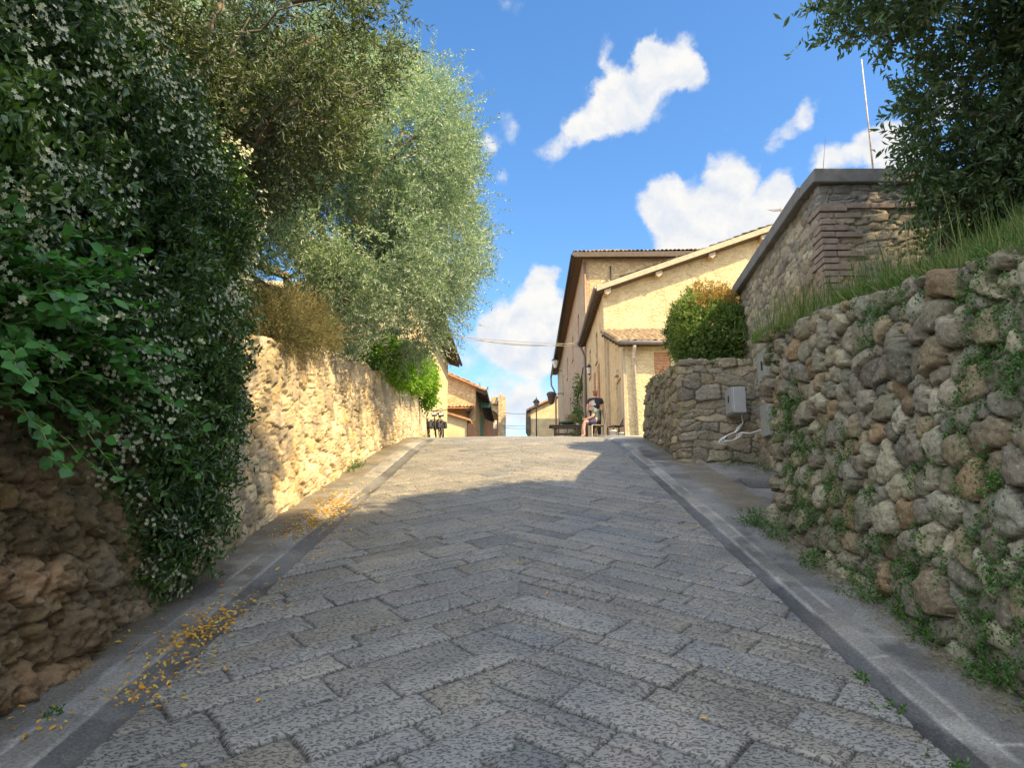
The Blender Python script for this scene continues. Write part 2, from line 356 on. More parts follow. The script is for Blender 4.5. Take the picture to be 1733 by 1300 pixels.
def lobes_points(lobes,n,shell=.35,seed=0,hole=0,hs=1.2,clip=None):
    r=np.random.default_rng(seed); L=np.array(lobes,float)
    vol=L[:,3]*L[:,4]*L[:,5]; w=vol**.75; w/=w.sum(); out=[];dn=[];need=n
    while need>0:
        k=int(need*2.2)+50; i=r.choice(len(L),k,p=w); d=norm(r.normal(size=(k,3))); rad=(shell+(1-shell)*r.random(k))**.5 if shell<1 else np.ones(k)
        rad=1-(1-rad)*1.0
        bum=1+.32*(vn(d[:,0]*2.3+i*7,d[:,1]*2.3,seed+1,d[:,2]*2.3+5)-.5)+.2*(vn(d[:,0]*5+i*7,d[:,1]*5,seed+2,d[:,2]*5+5)-.5)
        p=L[i,:3]+d*L[i,3:]*(rad*bum)[:,None]
        # drop those deep inside another lobe
        keep=np.ones(k,bool)
        for j in range(len(L)):
            q=(((p-L[j,:3])/L[j,3:])**2).sum(1); keep&=~((q<(shell*.55)**1)&(i!=j))
        if hole:
            h=fbm(p[:,0]*hs+50,p[:,1]*hs+50,seed+3,p[:,2]*hs+50,3); keep&=h>hole
        if clip is not None: keep&=clip(p)
        out.append(p[keep]);dn.append(norm(d/L[i,3:])[keep]);need-=keep.sum()
    return np.concatenate(out)[:n],np.concatenate(dn)[:n]
def foliage(name,lobes,nt,per,tl,ll,lw,mat,parent,seed=0,shell=.35,hole=0,hs=1.2,up=.3,out_=.8,rnd=.6,spread=.8,shape='d',clip=None,valn=True,curl=.15,pts=None):
    r=np.random.default_rng(seed+99)
    P,Nn=lobes_points(lobes,nt,shell,seed,hole,hs,clip) if pts is None else pts
    nt=len(P)
    T=norm(Nn*out_+r.normal(size=(nt,3))*rnd+np.array([0,0,up])); tlv=tl*r.uniform(.5,1.3,nt)
    s=(np.arange(per)+r.random((nt,per)))/per
    B=P[:,None]+T[:,None]*(s*tlv[:,None])[...,None]-np.array([0,0,1.])*((s**2)*tlv[:,None]*.15)[...,None]
    sd=norm(np.cross(T[:,None]+0*B,r.normal(size=B.shape)))
    D=norm(T[:,None]*(1-spread*.5)+sd*spread)
    nh=norm(np.cross(D,r.normal(size=B.shape))+np.array([0,0,.6])+Nn[:,None]*.4)
    cl=vn(P[:,0]*1.7,P[:,1]*1.7,seed+5,P[:,2]*1.7+9); val=np.clip((cl[:,None]-.5)*.9+.5+r.normal(size=(nt,per))*.2,0,1)
    n=nt*per
    return leaf_mesh(name,B.reshape(n,3),D.reshape(n,3),nh.reshape(n,3),ll*r.uniform(.65,1.2,n),lw*r.uniform(.7,1.2,n),mat,parent,val.reshape(n),shape,curl=curl)
def limb(mb,a,b,r0,r1,seg=7,wob=.12,n=6):
    a=Vector(a);b=Vector(b);l=(b-a).length
    pts=[a.lerp(b,i/n)+Vector((random.uniform(-1,1),random.uniform(-1,1),random.uniform(-.5,.5)))*(l*wob*math.sin(math.pi*i/n)*.6) for i in range(n+1)]
    mb.tube(pts,[r0+(r1-r0)*i/n for i in range(n+1)],seg); return pts
def tree_wood(base,lobes,parent,mat,r=.16,twigs=5,name='trunk',limbname='limb'):
    mb=MB(); L=lobes; c=np.mean([l[:3] for l in L],0); fork=Vector(base).lerp(Vector(c),.45)
    limb(mb,base,fork,r,r*.7,10,.08); mb.build(name,mat,parent,True)
    lb=MB()
    for l in L:
        p=limb(lb,fork,l[:3],r*.5,r*.2,7,.12)
        for k in range(twigs):
            d=Vector((random.gauss(0,1),random.gauss(0,1),random.gauss(.2,.8))).normalized()
            e=Vector(l[:3])+Vector((d.x*l[3],d.y*l[4],d.z*l[5]))*.85
            limb(lb,p[random.choice((3,4,5,6))],e,r*.16,.006,5,.15)
    lb.build(limbname,mat,parent,True)
# ================================================================== ROAD AND GROUND (setting)
def road_material():
    m,N,L,b=mat_base('worn_chiselled_paving'); P=objvec(N)
    a=N.new('ShaderNodeAttribute'); a.attribute_name='Col'
    mp=N.new('ShaderNodeMapping'); L.new(P,mp.inputs['Vector']); mp.inputs['Scale'].default_value=(1,1.7,.4)
    pit=N_noise(N,L,54,2,.5,mp.outputs[0],.6); pm=N_ramp(N,L,pit,[(.38,(.38,.38,.40)),(.49,(1.1,1.1,1.1))])
    big=N_noise(N,L,2.0,5,.6,P); bm=N_ramp(N,L,big,[(.3,(.74,.76,.8)),(.7,(1.2,1.18,1.14))])
    c=N_mix(N,L,1.0,a.outputs['Color'],bm,'MULTIPLY'); c=N_mix(N,L,1.0,c,pm,'MULTIPLY')
    st=N_noise(N,L,7,6,.75,P,.5); sm=N_ramp(N,L,st,[(.62,(0,0,0)),(.72,(1,1,1))]); 
    k=N.new('ShaderNodeMath'); k.operation='MULTIPLY'; L.new(sm,k.inputs[0]); k.inputs[1].default_value=.35
    c=N_mix(N,L,k.outputs[0],c,(.10,.09,.085))
    L.new(c,b.inputs['Base Color']); b.inputs['Roughness'].default_value=.62; b.inputs['Specular IOR Level'].default_value=.45
    N_bump(N,L,pm,.8,.008,b,N_bump(N,L,N_noise(N,L,150,3,.6,P),.3,.003,None)); return m
M_road=road_material()
M_slab=m_attr('smooth_grey_slabs',.75,70,.5,.5,.005,.22,(.34,.33,.31))
def ygrid(y0,y1,a=.009,k=.0028,near=2.4,coarse=.06):
    ys=[y0]
    while ys[-1]<y1:
        y=ys[-1]; ys.append(y+(coarse if y<near-.06 else max(a,k*y)))
    return np.array(ys)
def build_road():
    ys=ygrid(-4,48); xs=np.arange(-1.70,1.631,.0122); X,Y=np.meshgrid(xs,ys,indexing='ij'); A=R(38); xc=-.1
    bd=xc+.07*np.sign(np.sin(Y*2*np.pi/.62)); side=X>bd; r=np.random.default_rng(5)
    H=np.zeros_like(X); C=np.zeros(X.shape+(3,)); Xw=X+(vn(X*7,Y*7,31)-.5)*.014; Yw=Y+(vn(X*7,Y*7,32)-.5)*.014
    for sgn in (0,1):
        dx=(Xw-xc)*(1 if sgn else -1); q=dx*math.sin(A)+Yw*math.cos(A); p=dx*math.cos(A)-Yw*math.sin(A)
        rb=[q.min()-1]
        while rb[-1]<q.max()+1: rb.append(rb[-1]+r.choice([.13,.17,.2,.23,.27])*r.uniform(.92,1.08))
        rb=np.array(rb); ri=np.clip(np.searchsorted(rb,q)-1,0,len(rb)-2); dq=np.minimum(q-rb[ri],rb[ri+1]-q)
        n=len(rb); ml=.66; off=r.uniform(0,5,n)
        pj=p+off[ri]+.0; cell=np.floor(pj/ml).astype(int)
        j0=(_h(ri,cell,ri*0,11)-.5)*.55*ml; j1=(_h(ri,cell+1,ri*0,11)-.5)*.55*ml
        a0=cell*ml+j0; a1=(cell+1)*ml+j1
        low=pj<a0; hi=pj>=a1; cell=cell-low+hi
        a0=cell*ml+(_h(ri,cell,ri*0,11)-.5)*.55*ml; a1=(cell+1)*ml+(_h(ri,cell+1,ri*0,11)-.5)*.55*ml
        dp=np.minimum(pj-a0,a1-pj); d=np.minimum(dq,dp); d=np.minimum(d,np.abs(X-bd)+.004+.012*vn(X*3,Y*3,35))
        t1=_h(ri,cell,ri*0+sgn,21); t2=_h(ri,cell,ri*0+sgn,22); t3=_h(ri,cell,ri*0+sgn,23); t4=_h(ri,cell,ri*0+sgn,24)
        jd=.75+.5*vn(X*9,Y*9,33)
        jw=.008+.007*vn(X*5,Y*5,34)
        h=-.014*(1-sst(0,1,d/jw))*jd-.006*(1-sst(0,.04,d))+(t1-.5)*.010+(t2-.5)*.014*(pj-(a0+a1)/2)+(t3-.5)*.03*(q-(rb[ri]+rb[ri+1])/2)
        base=np.stack([.214+.062*(t1-.5),.203+.062*(t1-.5),.180+.062*(t1-.5)],-1)
        base[...,0]+=.014*(t4-.5); base[...,2]-=.02*(t4-.5)
        sp=(t2>.97)[...,None]; base=np.where(sp,base*np.array([.72,.78,.86]),base)
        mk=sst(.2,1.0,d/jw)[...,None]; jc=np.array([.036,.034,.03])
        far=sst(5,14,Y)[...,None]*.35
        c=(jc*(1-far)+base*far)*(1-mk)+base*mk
        m=side if sgn else ~side; H[m]=h[m]; C[m]=c[m]
    H+= .006*(fbm(X*2.2,Y*2.2,41)-.5)*2+.0025*(vn(X*28,Y*28,42)-.5)+.002*(vn(X*55,Y*55,43)-.5)
    # stains in reddish stone
    rd=sst(.72,.8,fbm(X*2.4+3,Y*2.4,44))[...,None]*.35; C=C*(1-rd)+C*np.array([1.15,.9,.85])*rd
    Z=gz1(Y)+H+.015*(1-(X/1.7)**2)
    nx,ny=X.shape; I=np.arange(nx*ny).reshape(nx,ny); F=np.stack([I[:-1,:-1],I[1:,:-1],I[1:,1:],I[:-1,1:]],-1).reshape(-1,4)
    o=npmesh('road',np.stack([X,Y,Z],-1).reshape(-1,3),F,M_road,col=C.reshape(-1,3),smooth=True); tag(o,'sloping street paved with chiselled grey slabs in chevrons',None,kind='structure')
build_road()
def build_side(name,sg,e0,e1,e2,e3,seed):
    ys=ygrid(-4,48,.016,.005); xe=[e0]+list(np.arange(e0+.012,e1-.004,.016))+[e1-.006,e1+.006]+list(np.arange(e1+.02,e2-.01,.018))+[e2-.006,e2+.006]+list(np.arange(e2+.03,2.75,.03))+list(np.arange(2.76,e3,.06))
    xs=np.array(xe); X,Y=np.meshgrid(xs,ys,indexing='ij')
    band=np.where(X<e1,0,np.where(X<e2,1,2)); ln=np.array([.9,.62,1.1])[band]; off=np.array([.2,.5,.1])[band]
    cell=np.floor(Y/ln+off).astype(int); fr=(Y/ln+off)-cell; dj=np.minimum(fr,1-fr)*ln
    de=np.minimum(np.abs(X-e1),np.abs(X-e2)); t=_h(cell,band,cell*0,seed); t2=_h(cell,band,cell*0,seed+1)
    base=np.array([[.14,.142,.143],[.25,.245,.23],[.19,.19,.186]])[band]*(.72+.5*t)[...,None]*(.6+.8*fbm(X*5,Y*3,seed+2))[...,None]*(1-.35*sst(.62,.7,fbm(X*3+9,Y*2,seed+12)))[...,None]
    line=(1-sst(.002,.011,de+.006*(vn(X*20,Y*6,seed+3)-.5)))*sst(.25,.55,vn(X*3,Y*2.2,seed+4)); base=base*(1-line[...,None]*.6)+np.array([.45,.44,.42])*line[...,None]*.6
    jl=(1-sst(.003,.014,dj)); jc=np.where((band==0)[...,None],np.array([.1,.1,.1]),np.array([.4,.39,.36])); jm=jl*sst(.3,.6,vn(X*6,Y*6,seed+5)); base=base*(1-jm[...,None]*.75)+jc*jm[...,None]*.75
    # earth and dust along the wall foot, dark soil in the open joint beside the paving
    foot=sst(2.0,2.25,X+.16*(fbm(X*0+1,Y*2.5,seed+6)-.5)); foot=foot*(X<2.6)*np.clip(fbm(X*9,Y*7,seed+7)*2.4-.3,0,1)*.9
    base=base*(1-foot[...,None])+np.array([.16,.135,.095])*foot[...,None]
    oj=(1-sst(.008,.04,X-e0+.02*(vn(X*0,Y*7,seed+8)-.5))); base=base*(1-oj[...,None]*.8)+np.array([.06,.055,.04])*oj[...,None]*.8
    Z=gz1(Y)-.035*np.exp(-((X-(e0+e1)/2)/.09)**2)-.012*oj+.006*(fbm(X*3,Y*3,seed+9)-.5)+.05*sst(2.05,2.5,X)*0+.002*(vn(X*40,Y*40,seed+10)-.5)+(t2-.5)*.006
    if sg>0:
        dr=(X>2.66+(.1*(Y-8.7)))&(Y>8.72)&(Y<9.4); Z=Z-.22*dr; base=np.where(dr[...,None],np.array([.035,.035,.035]),base)
    nx,ny=X.shape; I=np.arange(nx*ny).reshape(nx,ny); F=np.stack([I[:-1,:-1],I[1:,:-1],I[1:,1:],I[:-1,1:]],-1).reshape(-1,4)
    if sg<0: F=F[:,::-1]
    o=npmesh(name,np.stack([X*sg,Y,Z],-1).reshape(-1,3),F,M_slab,col=base.reshape(-1,3),smooth=True); tag(o,None,None,kind='structure'); return o
tag(build_side('pavement_right',1,1.61,1.77,1.88,4.3,60),'smooth grey kerb slabs and gutter along the rubble wall')
tag(build_side('pavement_left',-1,1.69,1.89,2.05,4.4,80),'smooth grey slabs and gutter at the foot of the golden wall')
def gmat(name,a,b_,sc=2):
    m,N,L,b=mat_base(name); P=objvec(N); f=N_noise(N,L,sc,8,.7,P); L.new(N_ramp(N,L,f,[(.3,a),(.7,b_)]),b.inputs['Base Color']); b.inputs['Roughness'].default_value=.95
    N_bump(N,L,N_noise(N,L,sc*12,5,.7,P),.8,.03,b); return m
M_soil=gmat('dry_soil',(.10,.085,.05),(.2,.17,.1)); M_green=gmat('grassy_ground',(.06,.08,.025),(.16,.15,.06))
def ground():
    xs=np.concatenate([np.linspace(-900,-30,12),np.linspace(-20,20,30),np.linspace(30,900,12)]); ys=np.concatenate([np.linspace(-300,-6,10),np.linspace(-4,100,105),np.linspace(110,1500,30)])
    X,Y=np.meshgrid(xs,ys,indexing='ij'); Z=np.where(Y<-4,gz1(np.full_like(Y,-4.)),gz1(Y))-.3-.35*np.clip(Y-48,0,5)*.1; nx,ny=X.shape; I=np.arange(nx*ny).reshape(nx,ny)
    F=np.stack([I[:-1,:-1],I[1:,:-1],I[1:,1:],I[:-1,1:]],-1).reshape(-1,4)
    tag(npmesh('ground',np.stack([X,Y,Z],-1).reshape(-1,3),F,M_soil,smooth=True),kind='structure')
ground()
LW_T=lambda x,y: float(np.interp(y,[0,3,6,8.8,11.5,16.5,23.5],[2.1,2.7,3.25,3.78,4.17,5.0,5.9]))
RW_T=lambda x,y: float(np.interp(y,[0,3.3,4.33,7.5],[2.35,2.86,3.12,3.54]))
def bank(name,xs,ys,zf,mat):
    X,Y=np.meshgrid(xs,ys,indexing='ij'); Z=zf(X,Y); nx,ny=X.shape; I=np.arange(nx*ny).reshape(nx,ny); F=np.stack([I[:-1,:-1],I[1:,:-1],I[1:,1:],I[:-1,1:]],-1).reshape(-1,4)
    return tag(npmesh(name,np.stack([X,Y,Z],-1).reshape(-1,3),F,mat,smooth=True),kind='structure')
lwv=np.vectorize(lambda y:LW_T(0,y)); rwv=np.vectorize(lambda y:RW_T(0,y))
bank('garden_bank_left',-np.linspace(2.62,16,50),np.linspace(-4,20.7,90),lambda X,Y:lwv(Y)-.12+.5*(1-np.exp(-(-X-2.6)*.5))+.15*(fbm(X*1.5,Y*1.5,3)-.5),M_green)
RBZ=lambda X,Y:rwv(Y)-.02+.82*sst(2.45,4.1,X)*(1-.35*sst(4.5,7.5,Y))+.2*(fbm(X*2,Y*2,4)-.5)
bank('garden_bank_right',np.linspace(2.38,14,60),np.linspace(-5,7.45,60),RBZ,M_green)
bank('planting_bed',np.linspace(2.6,9,30),np.linspace(10.9,14.4,20),lambda X,Y:4.02+.12*(Y-10.8)+.1*(fbm(X*2,Y*2,5)-.5),M_soil)
# ================================================================== STONE WALLS
M_rub=m_attr('weathered_rubble_stone',.93,48,.42,.75,.012,.55,(.42,.41,.34))
M_tufa=m_attr('golden_tufa',.93,42,.34,.75,.014,.18,(.62,.52,.33))
M_tall=m_attr('grey_brown_rubble',.93,50,.34,.6,.01,.25,(.4,.38,.31))
pal_r=[(.31,.28,.19),(.28,.26,.18),(.35,.32,.22),(.23,.215,.16),(.30,.29,.22),(.33,.27,.17),(.25,.235,.17),(.38,.35,.26),(.30,.22,.13),(.25,.22,.17),(.24,.21,.16),(.29,.255,.19)]
rw,RF=masonry('rubble_wall',[(2.38,-1),(2.36,4),(2.44,6.95),(3.4,7.2)],lambda x,y:gz(y)-.06,RW_T,-1,lambda y:float(np.clip(.0037*y,.0125,.05)) if y>1.8 else .06,190,.165,.14,101,.075,pal_r,(.04,.038,.022),M_rub,cap=.3,batter=.05,bulge=.05,rough=.010,gap=.3,jit=.55,small=.5,rot=.5,pit=.012,topn=.05,power=2.35,prof=.55,groove=.028,facet=.45,capcol=(.1,.09,.055))
tag(rw,'grey lichened wall of rounded boulders with weeds in its joints','stone wall')
pal_l=[(.52,.42,.26),(.56,.46,.30),(.46,.38,.25),(.60,.50,.33),(.50,.38,.21),(.43,.36,.26),(.55,.45,.31)]
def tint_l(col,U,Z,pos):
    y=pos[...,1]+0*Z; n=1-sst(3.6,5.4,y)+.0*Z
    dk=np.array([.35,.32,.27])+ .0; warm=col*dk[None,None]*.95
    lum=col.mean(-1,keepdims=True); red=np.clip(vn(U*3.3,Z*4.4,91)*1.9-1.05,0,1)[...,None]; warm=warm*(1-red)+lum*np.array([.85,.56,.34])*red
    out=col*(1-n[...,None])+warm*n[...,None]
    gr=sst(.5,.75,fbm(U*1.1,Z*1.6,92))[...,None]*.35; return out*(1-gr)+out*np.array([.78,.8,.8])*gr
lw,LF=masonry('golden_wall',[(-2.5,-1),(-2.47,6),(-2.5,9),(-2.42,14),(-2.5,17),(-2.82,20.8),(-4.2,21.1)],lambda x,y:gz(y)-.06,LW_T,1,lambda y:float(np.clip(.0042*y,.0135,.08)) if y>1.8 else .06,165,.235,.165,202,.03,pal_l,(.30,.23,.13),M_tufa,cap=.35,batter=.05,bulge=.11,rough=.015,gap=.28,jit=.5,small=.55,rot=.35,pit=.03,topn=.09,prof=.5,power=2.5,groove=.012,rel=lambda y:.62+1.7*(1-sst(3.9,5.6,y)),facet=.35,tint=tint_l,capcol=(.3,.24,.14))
tag(lw,'long golden tufa wall along the left kerb, partly sunlit','stone wall')
pal_t=[(.36,.32,.25),(.32,.29,.24),(.40,.35,.26),(.29,.265,.22),(.36,.31,.22),(.43,.38,.29)]
def tint_t(col,U,Z,pos):
    x=pos[...,0]+0*Z;y=pos[...,1]+0*Z
    o=(1-sst(9.0,9.8,y))*(1-sst(3.9,4.7,Z))*(x<3.6)*.85; lum=col.mean(-1,keepdims=True)
    col=col*(1-o[...,None])+lum*np.array([1.55,.92,.58])*o[...,None]
    c=sst(5.0,5.07,Z+.03*(vn(U*4,Z*0,77)-.5))*(y<7.8)*.8+sst(5.15,5.2,Z)*(y>=7.8)*.5; cem=np.array([.20,.195,.19])*(.8+.4*fbm(U*3,Z*9,78))[...,None]
    return col*(1-c[...,None])+cem*c[...,None]
tw,TF=masonry('high_garden_wall',[(8,11.6),(3.45,11.3),(3.22,7.5),(9,7.55)],lambda x,y:1.6 if y>7.8 or x<3.3 else 3.4,lambda x,y:5.29,1,lambda y:.018,250,.19,.085,303,.02,pal_t,(.20,.175,.14),M_tall,cap=.3,batter=.004,bulge=.03,rough=.008,gap=.3,jit=.5,small=.5,rot=.15,topn=.004,prof=.6,power=3.2,tint=tint_t)
tag(tw,'high garden wall of thin stones with cement coping and brick corner','stone wall')
sw,SF=masonry('low_wall',[(5.5,14.6),(2.42,14.35),(2.36,10.8),(3.5,10.66)],lambda x,y:gz(y)-.06 if y>10.7 else 2.45,lambda x,y:float(np.interp(y,[10.65,10.8,13.5,14.4],[4.08,4.08,4.32,4.2])) ,1,lambda y:.019,150,.3,.155,404,.05,[(.3,.265,.2),(.27,.24,.185),(.34,.3,.225),(.25,.225,.18),(.37,.32,.22)],(.10,.09,.06),M_rub,cap=.32,batter=.02,bulge=.03,rough=.012,gap=.26,jit=.35,small=.35,rot=.1,power=3.4,topn=.06)
tag(sw,'low coursed stone wall under the clipped hedge','stone wall')
# coping + brick quoin on the high wall
M_cem=m_flat('stained_cement',(.17,.165,.16),.9,0,.3,5,.6); M_brick=m_flat('old_brick',(.32,.19,.13),.9,0,.3,14,.5); M_brickd=m_flat('grey_weathered_brick',(.27,.205,.17),.9,0,.35,14,.5)
mb=MB()
mb.prism([(3.13,7.42,5.292),(9,7.46,5.292),(9,7.46,5.44),(3.16,7.42,5.46)],(0,.42,0))
mb.prism([(3.13,7.845,5.292),(3.47,7.845,5.292),(3.70,11.35,5.292),(3.36,11.35,5.292)],(0,0,.165))
mb.build('coping',M_cem,tw,bevel=.015)
mb=MB(); z=3.95; i=0
while z<5.0:
    l1=.30 if i%3 else .17; l2=.2 if i%2 else .34; e=random.uniform(-.006,.006)
    xx=3.19+e
    if i%3==1: mb.box(xx,7.455+e,z,xx+l1*.5-.006,7.72,z+.058); mb.box(xx+l1*.5+.006,7.455,z,xx+l1+.14,7.6,z+.058)
    else: mb.box(xx,7.455+e,z,xx+l1,7.455+l2,z+.058)
    z+=.073; i+=1
for k in range(8): mb.box(3.2+.27*k+.01,7.46,5.01,3.2+.27*(k+1)-.005,7.6,5.066)
mb.build('brick_quoin',M_brickd,tw,bevel=.006)
# ================================================================== VEGETATION
M_bark=m_flat('bark',(.16,.125,.09),.95,0,.35,20,.8)
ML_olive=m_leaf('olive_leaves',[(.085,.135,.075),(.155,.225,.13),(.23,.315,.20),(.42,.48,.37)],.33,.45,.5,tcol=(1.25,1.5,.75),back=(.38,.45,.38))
ML_olive_shade=m_leaf('shaded_olive_leaves',[(.035,.055,.024),(.065,.09,.04),(.12,.15,.07)],.35,.5,.35,back=(.16,.19,.12))  # olive leaves darkened: the near crown's shade is put into their colour
ML_jas=m_leaf('jasmine_leaves',[(.022,.055,.018),(.04,.085,.026),(.06,.125,.036),(.13,.23,.05)],.25,.32,.5)
ML_caper=m_leaf('round_leaves',[(.03,.10,.025),(.05,.17,.035),(.08,.26,.05)],.35,.45,.4)
ML_laurel=m_leaf('laurel_leaves',[(.04,.08,.036),(.075,.135,.06),(.12,.19,.085),(.19,.25,.12)],.34,.3,.7,back=(.11,.15,.08))
ML_vine=m_leaf('vine_leaves',[(.08,.19,.02),(.15,.29,.03),(.26,.36,.04)],.45,.45,.4)
ML_dry=m_leaf('dry_shrub_leaves',[(.12,.13,.06),(.21,.20,.10),(.31,.27,.15)],.25,.7,.2,tcol=(1.2,1.15,.7))
ML_hedge=m_leaf('hedge_leaves',[(.06,.11,.03),(.12,.19,.045),(.22,.29,.08)],.35,.45,.35)
ML_hred=m_leaf('red_brown_hedge_leaves',[(.20,.10,.04),(.32,.16,.06),(.28,.22,.07)],.35,.5,.3)
ML_grass=m_leaf('grass_blades',[(.06,.12,.03),(.11,.19,.045),(.32,.31,.15)],.4,.6,.2)
ML_weed=m_leaf('wall_weed_leaves',[(.035,.09,.02),(.06,.15,.03),(.10,.21,.045)],.3,.5,.3)
M_petal=m_leaf('white_petals',[(.45,.50,.33),(.66,.68,.52)],.3,.6,.2,tcol=(1,1,.9))
M_litter=m_leaf('fallen_leaves',[(.55,.30,.04),(.72,.42,.05),(.40,.19,.05),(.6,.5,.08)],.2,.7,.2,tcol=(1,1,.8))
# -- sunlit olive tree over the long wall
L1=[(-2.7,9.6,5.6,1.5,1.6,1.35),(-2.2,10.6,7.2,1.5,1.8,1.5),(-2.1,11.8,8.5,1.2,1.5,1.3),(-3.6,9.3,7.0,1.7,1.8,1.6),(-1.85,11.6,6.3,1.15,1.5,1.3),(-1.7,13.2,7.0,1.1,1.2,1.3),(-3.2,11,8.4,1.5,1.6,1.3),(-2.1,11.5,5.2,1.1,1.4,.85),(-1.6,12.2,7.8,.7,1,.7),(-3.0,13.2,5.6,.9,1.3,.8),(-2.6,9.6,4.8,.8,1.2,.7),(-3.5,8.9,5.0,1.0,1.0,.9),(-4.4,10.2,5.4,1.2,1.2,1.2),(-2.5,12.0,5.0,.8,1.4,.6)]
t=empty('olive_tree',(-3.4,10.6,4.1),'large sunlit silver green olive tree leaning over the golden wall','tree','olive trees above the left wall')
tree_wood((-3.4,10.6,3.9),L1,t,M_bark,.2)
foliage('crown',L1,19500,16,.34,.066,.0165,ML_olive,t,11,.42,.42,.9,up=.2,rnd=.8)
foliage('outer_sprays',L1,900,20,.5,.066,.0165,ML_olive,t,15,.9,.36,1.3,up=.35,rnd=.55)
# -- dark olive in front of it and the sunlit one behind
L2=[(-2.75,6.6,5.7,1.0,1.1,.95),(-2.6,5.6,6.1,1.15,1.1,1.0),(-2.2,7.0,6.8,.95,.9,.75),(-3.6,6.0,5.3,1.1,1.1,1.1),(-3.7,5.0,5.4,1.2,1.2,1.0),(-1.9,6.7,5.9,.55,.6,.45),(-3.4,7.0,4.75,.75,.8,.6),(-2.0,6.0,5.4,.5,.6,.4),(-3.9,4.4,5.9,1.1,1.0,.9)]
t=empty('olive_tree',(-3.9,6.3,3.2),'dark shaded olive with dangling twigs, top left, in front of the sunlit one','tree','olive trees above the left wall')
tree_wood((-3.9,6.3,3.0),L2,t,M_bark,.15)
foliage('crown',L2,7600,13,.3,.074,.019,ML_olive_shade,t,12,.3,.47,1.3,up=-.05,rnd=.8)
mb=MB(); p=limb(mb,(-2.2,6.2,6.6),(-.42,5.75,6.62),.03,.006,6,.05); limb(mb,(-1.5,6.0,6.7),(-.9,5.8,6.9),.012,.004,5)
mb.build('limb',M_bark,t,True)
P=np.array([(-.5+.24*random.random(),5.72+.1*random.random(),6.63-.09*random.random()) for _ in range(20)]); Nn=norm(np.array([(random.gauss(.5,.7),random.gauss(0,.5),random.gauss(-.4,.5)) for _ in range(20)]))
foliage('crown',None,20,7,.16,.055,.015,ML_olive_shade,t,13,pts=(P,Nn),up=-.2)
L3=[(-6.2,9.5,6.8,2.0,1.8,2.0),(-4.9,10.5,8.4,1.6,1.6,1.7),(-7.3,8.6,8.6,2.2,1.8,1.8)]
t=empty('olive_tree',(-6.4,9.8,4.3),'yellow green sunlit olive glimpsed through the dark branches at the top left','tree','olive trees above the left wall')
tree_wood((-6.4,9.8,4.1),L3,t,M_bark,.2); foliage('crown',L3,5200,13,.36,.085,.024,ML_olive,t,14,.4,.42,1.0)
# -- flowering jasmine curtain
LJ=[(-2.45,4.95,2.25,.34,.42,1.0),(-2.42,4.75,1.85,.30,.28,.75),(-2.5,5.35,2.9,.42,.55,.75),(-2.6,4.6,3.1,.50,.9,.9),(-2.6,3.7,3.0,.5,.9,.95),(-2.7,2.8,3.3,.6,.9,1.1),(-2.75,5.4,4.0,.6,.8,.85),(-2.9,4.4,4.1,.8,1.0,.9),(-2.9,3.3,4.3,.8,1.1,.9),(-3.2,3.8,4.8,.8,.9,.6),(-2.5,4.35,2.4,.34,.45,.55),(-2.38,5.0,1.75,.32,.42,.55),(-2.4,4.55,2.0,.33,.45,.6),(-2.4,5.3,2.3,.33,.4,.8)]
t=empty('jasmine',(-2.6,4.5,2.9),'huge dark jasmine curtain full of small white star flowers hanging over the left wall','climbing plant')
foliage('foliage',LJ,12500,9,.17,.054,.022,ML_jas,t,21,.35,.33,2.6,up=-.1,rnd=.9,spread=1.1,shape='h')
foliage('inner_foliage',[(a,b,c,d*.8,e*.8,f*.8) for a,b,c,d,e,f in LJ],3200,8,.2,.07,.035,ML_jas,t,22,.1,0,1,shape='d')
Pj,Nj=lobes_points(LJ,3000,.9,23,.43,1.9); Pj=Pj+Nj*.05; k=Nj[:,0]>-.2; Pj=Pj[k];Nj=Nj[k]; r=np.random.default_rng(3)
fp=[];fd=[];fn=[]
for p,n_ in zip(Pj,Nj):
    for q in range(r.integers(2,9)):
        c=p+r.normal(size=3)*.03; nn=norm(n_+r.normal(size=3)*.5+np.array([.4,-.4,.2])); a=norm(np.cross(nn,r.normal(size=3))); b=np.cross(nn,a); ph=r.random()*6
        for w in range(5):
            an=ph+w*2*np.pi/5; fp.append(c);fd.append(a*np.cos(an)+b*np.sin(an)+nn*.15);fn.append(nn)
leaf_mesh('flowers',np.array(fp),np.array(fd),np.array(fn),.0145,.0085,M_petal,t,fold=.05,curl=0)
mb=MB()
for i in range(26):
    y=random.uniform(2.6,5.6); limb(mb,(-2.75,y,3.3),(-2.55+random.uniform(-.05,.2),y+random.uniform(-.5,.3),random.uniform(1.7,2.4)),.008,.003,5,.2)
mb.build('stems',M_bark,t,True)
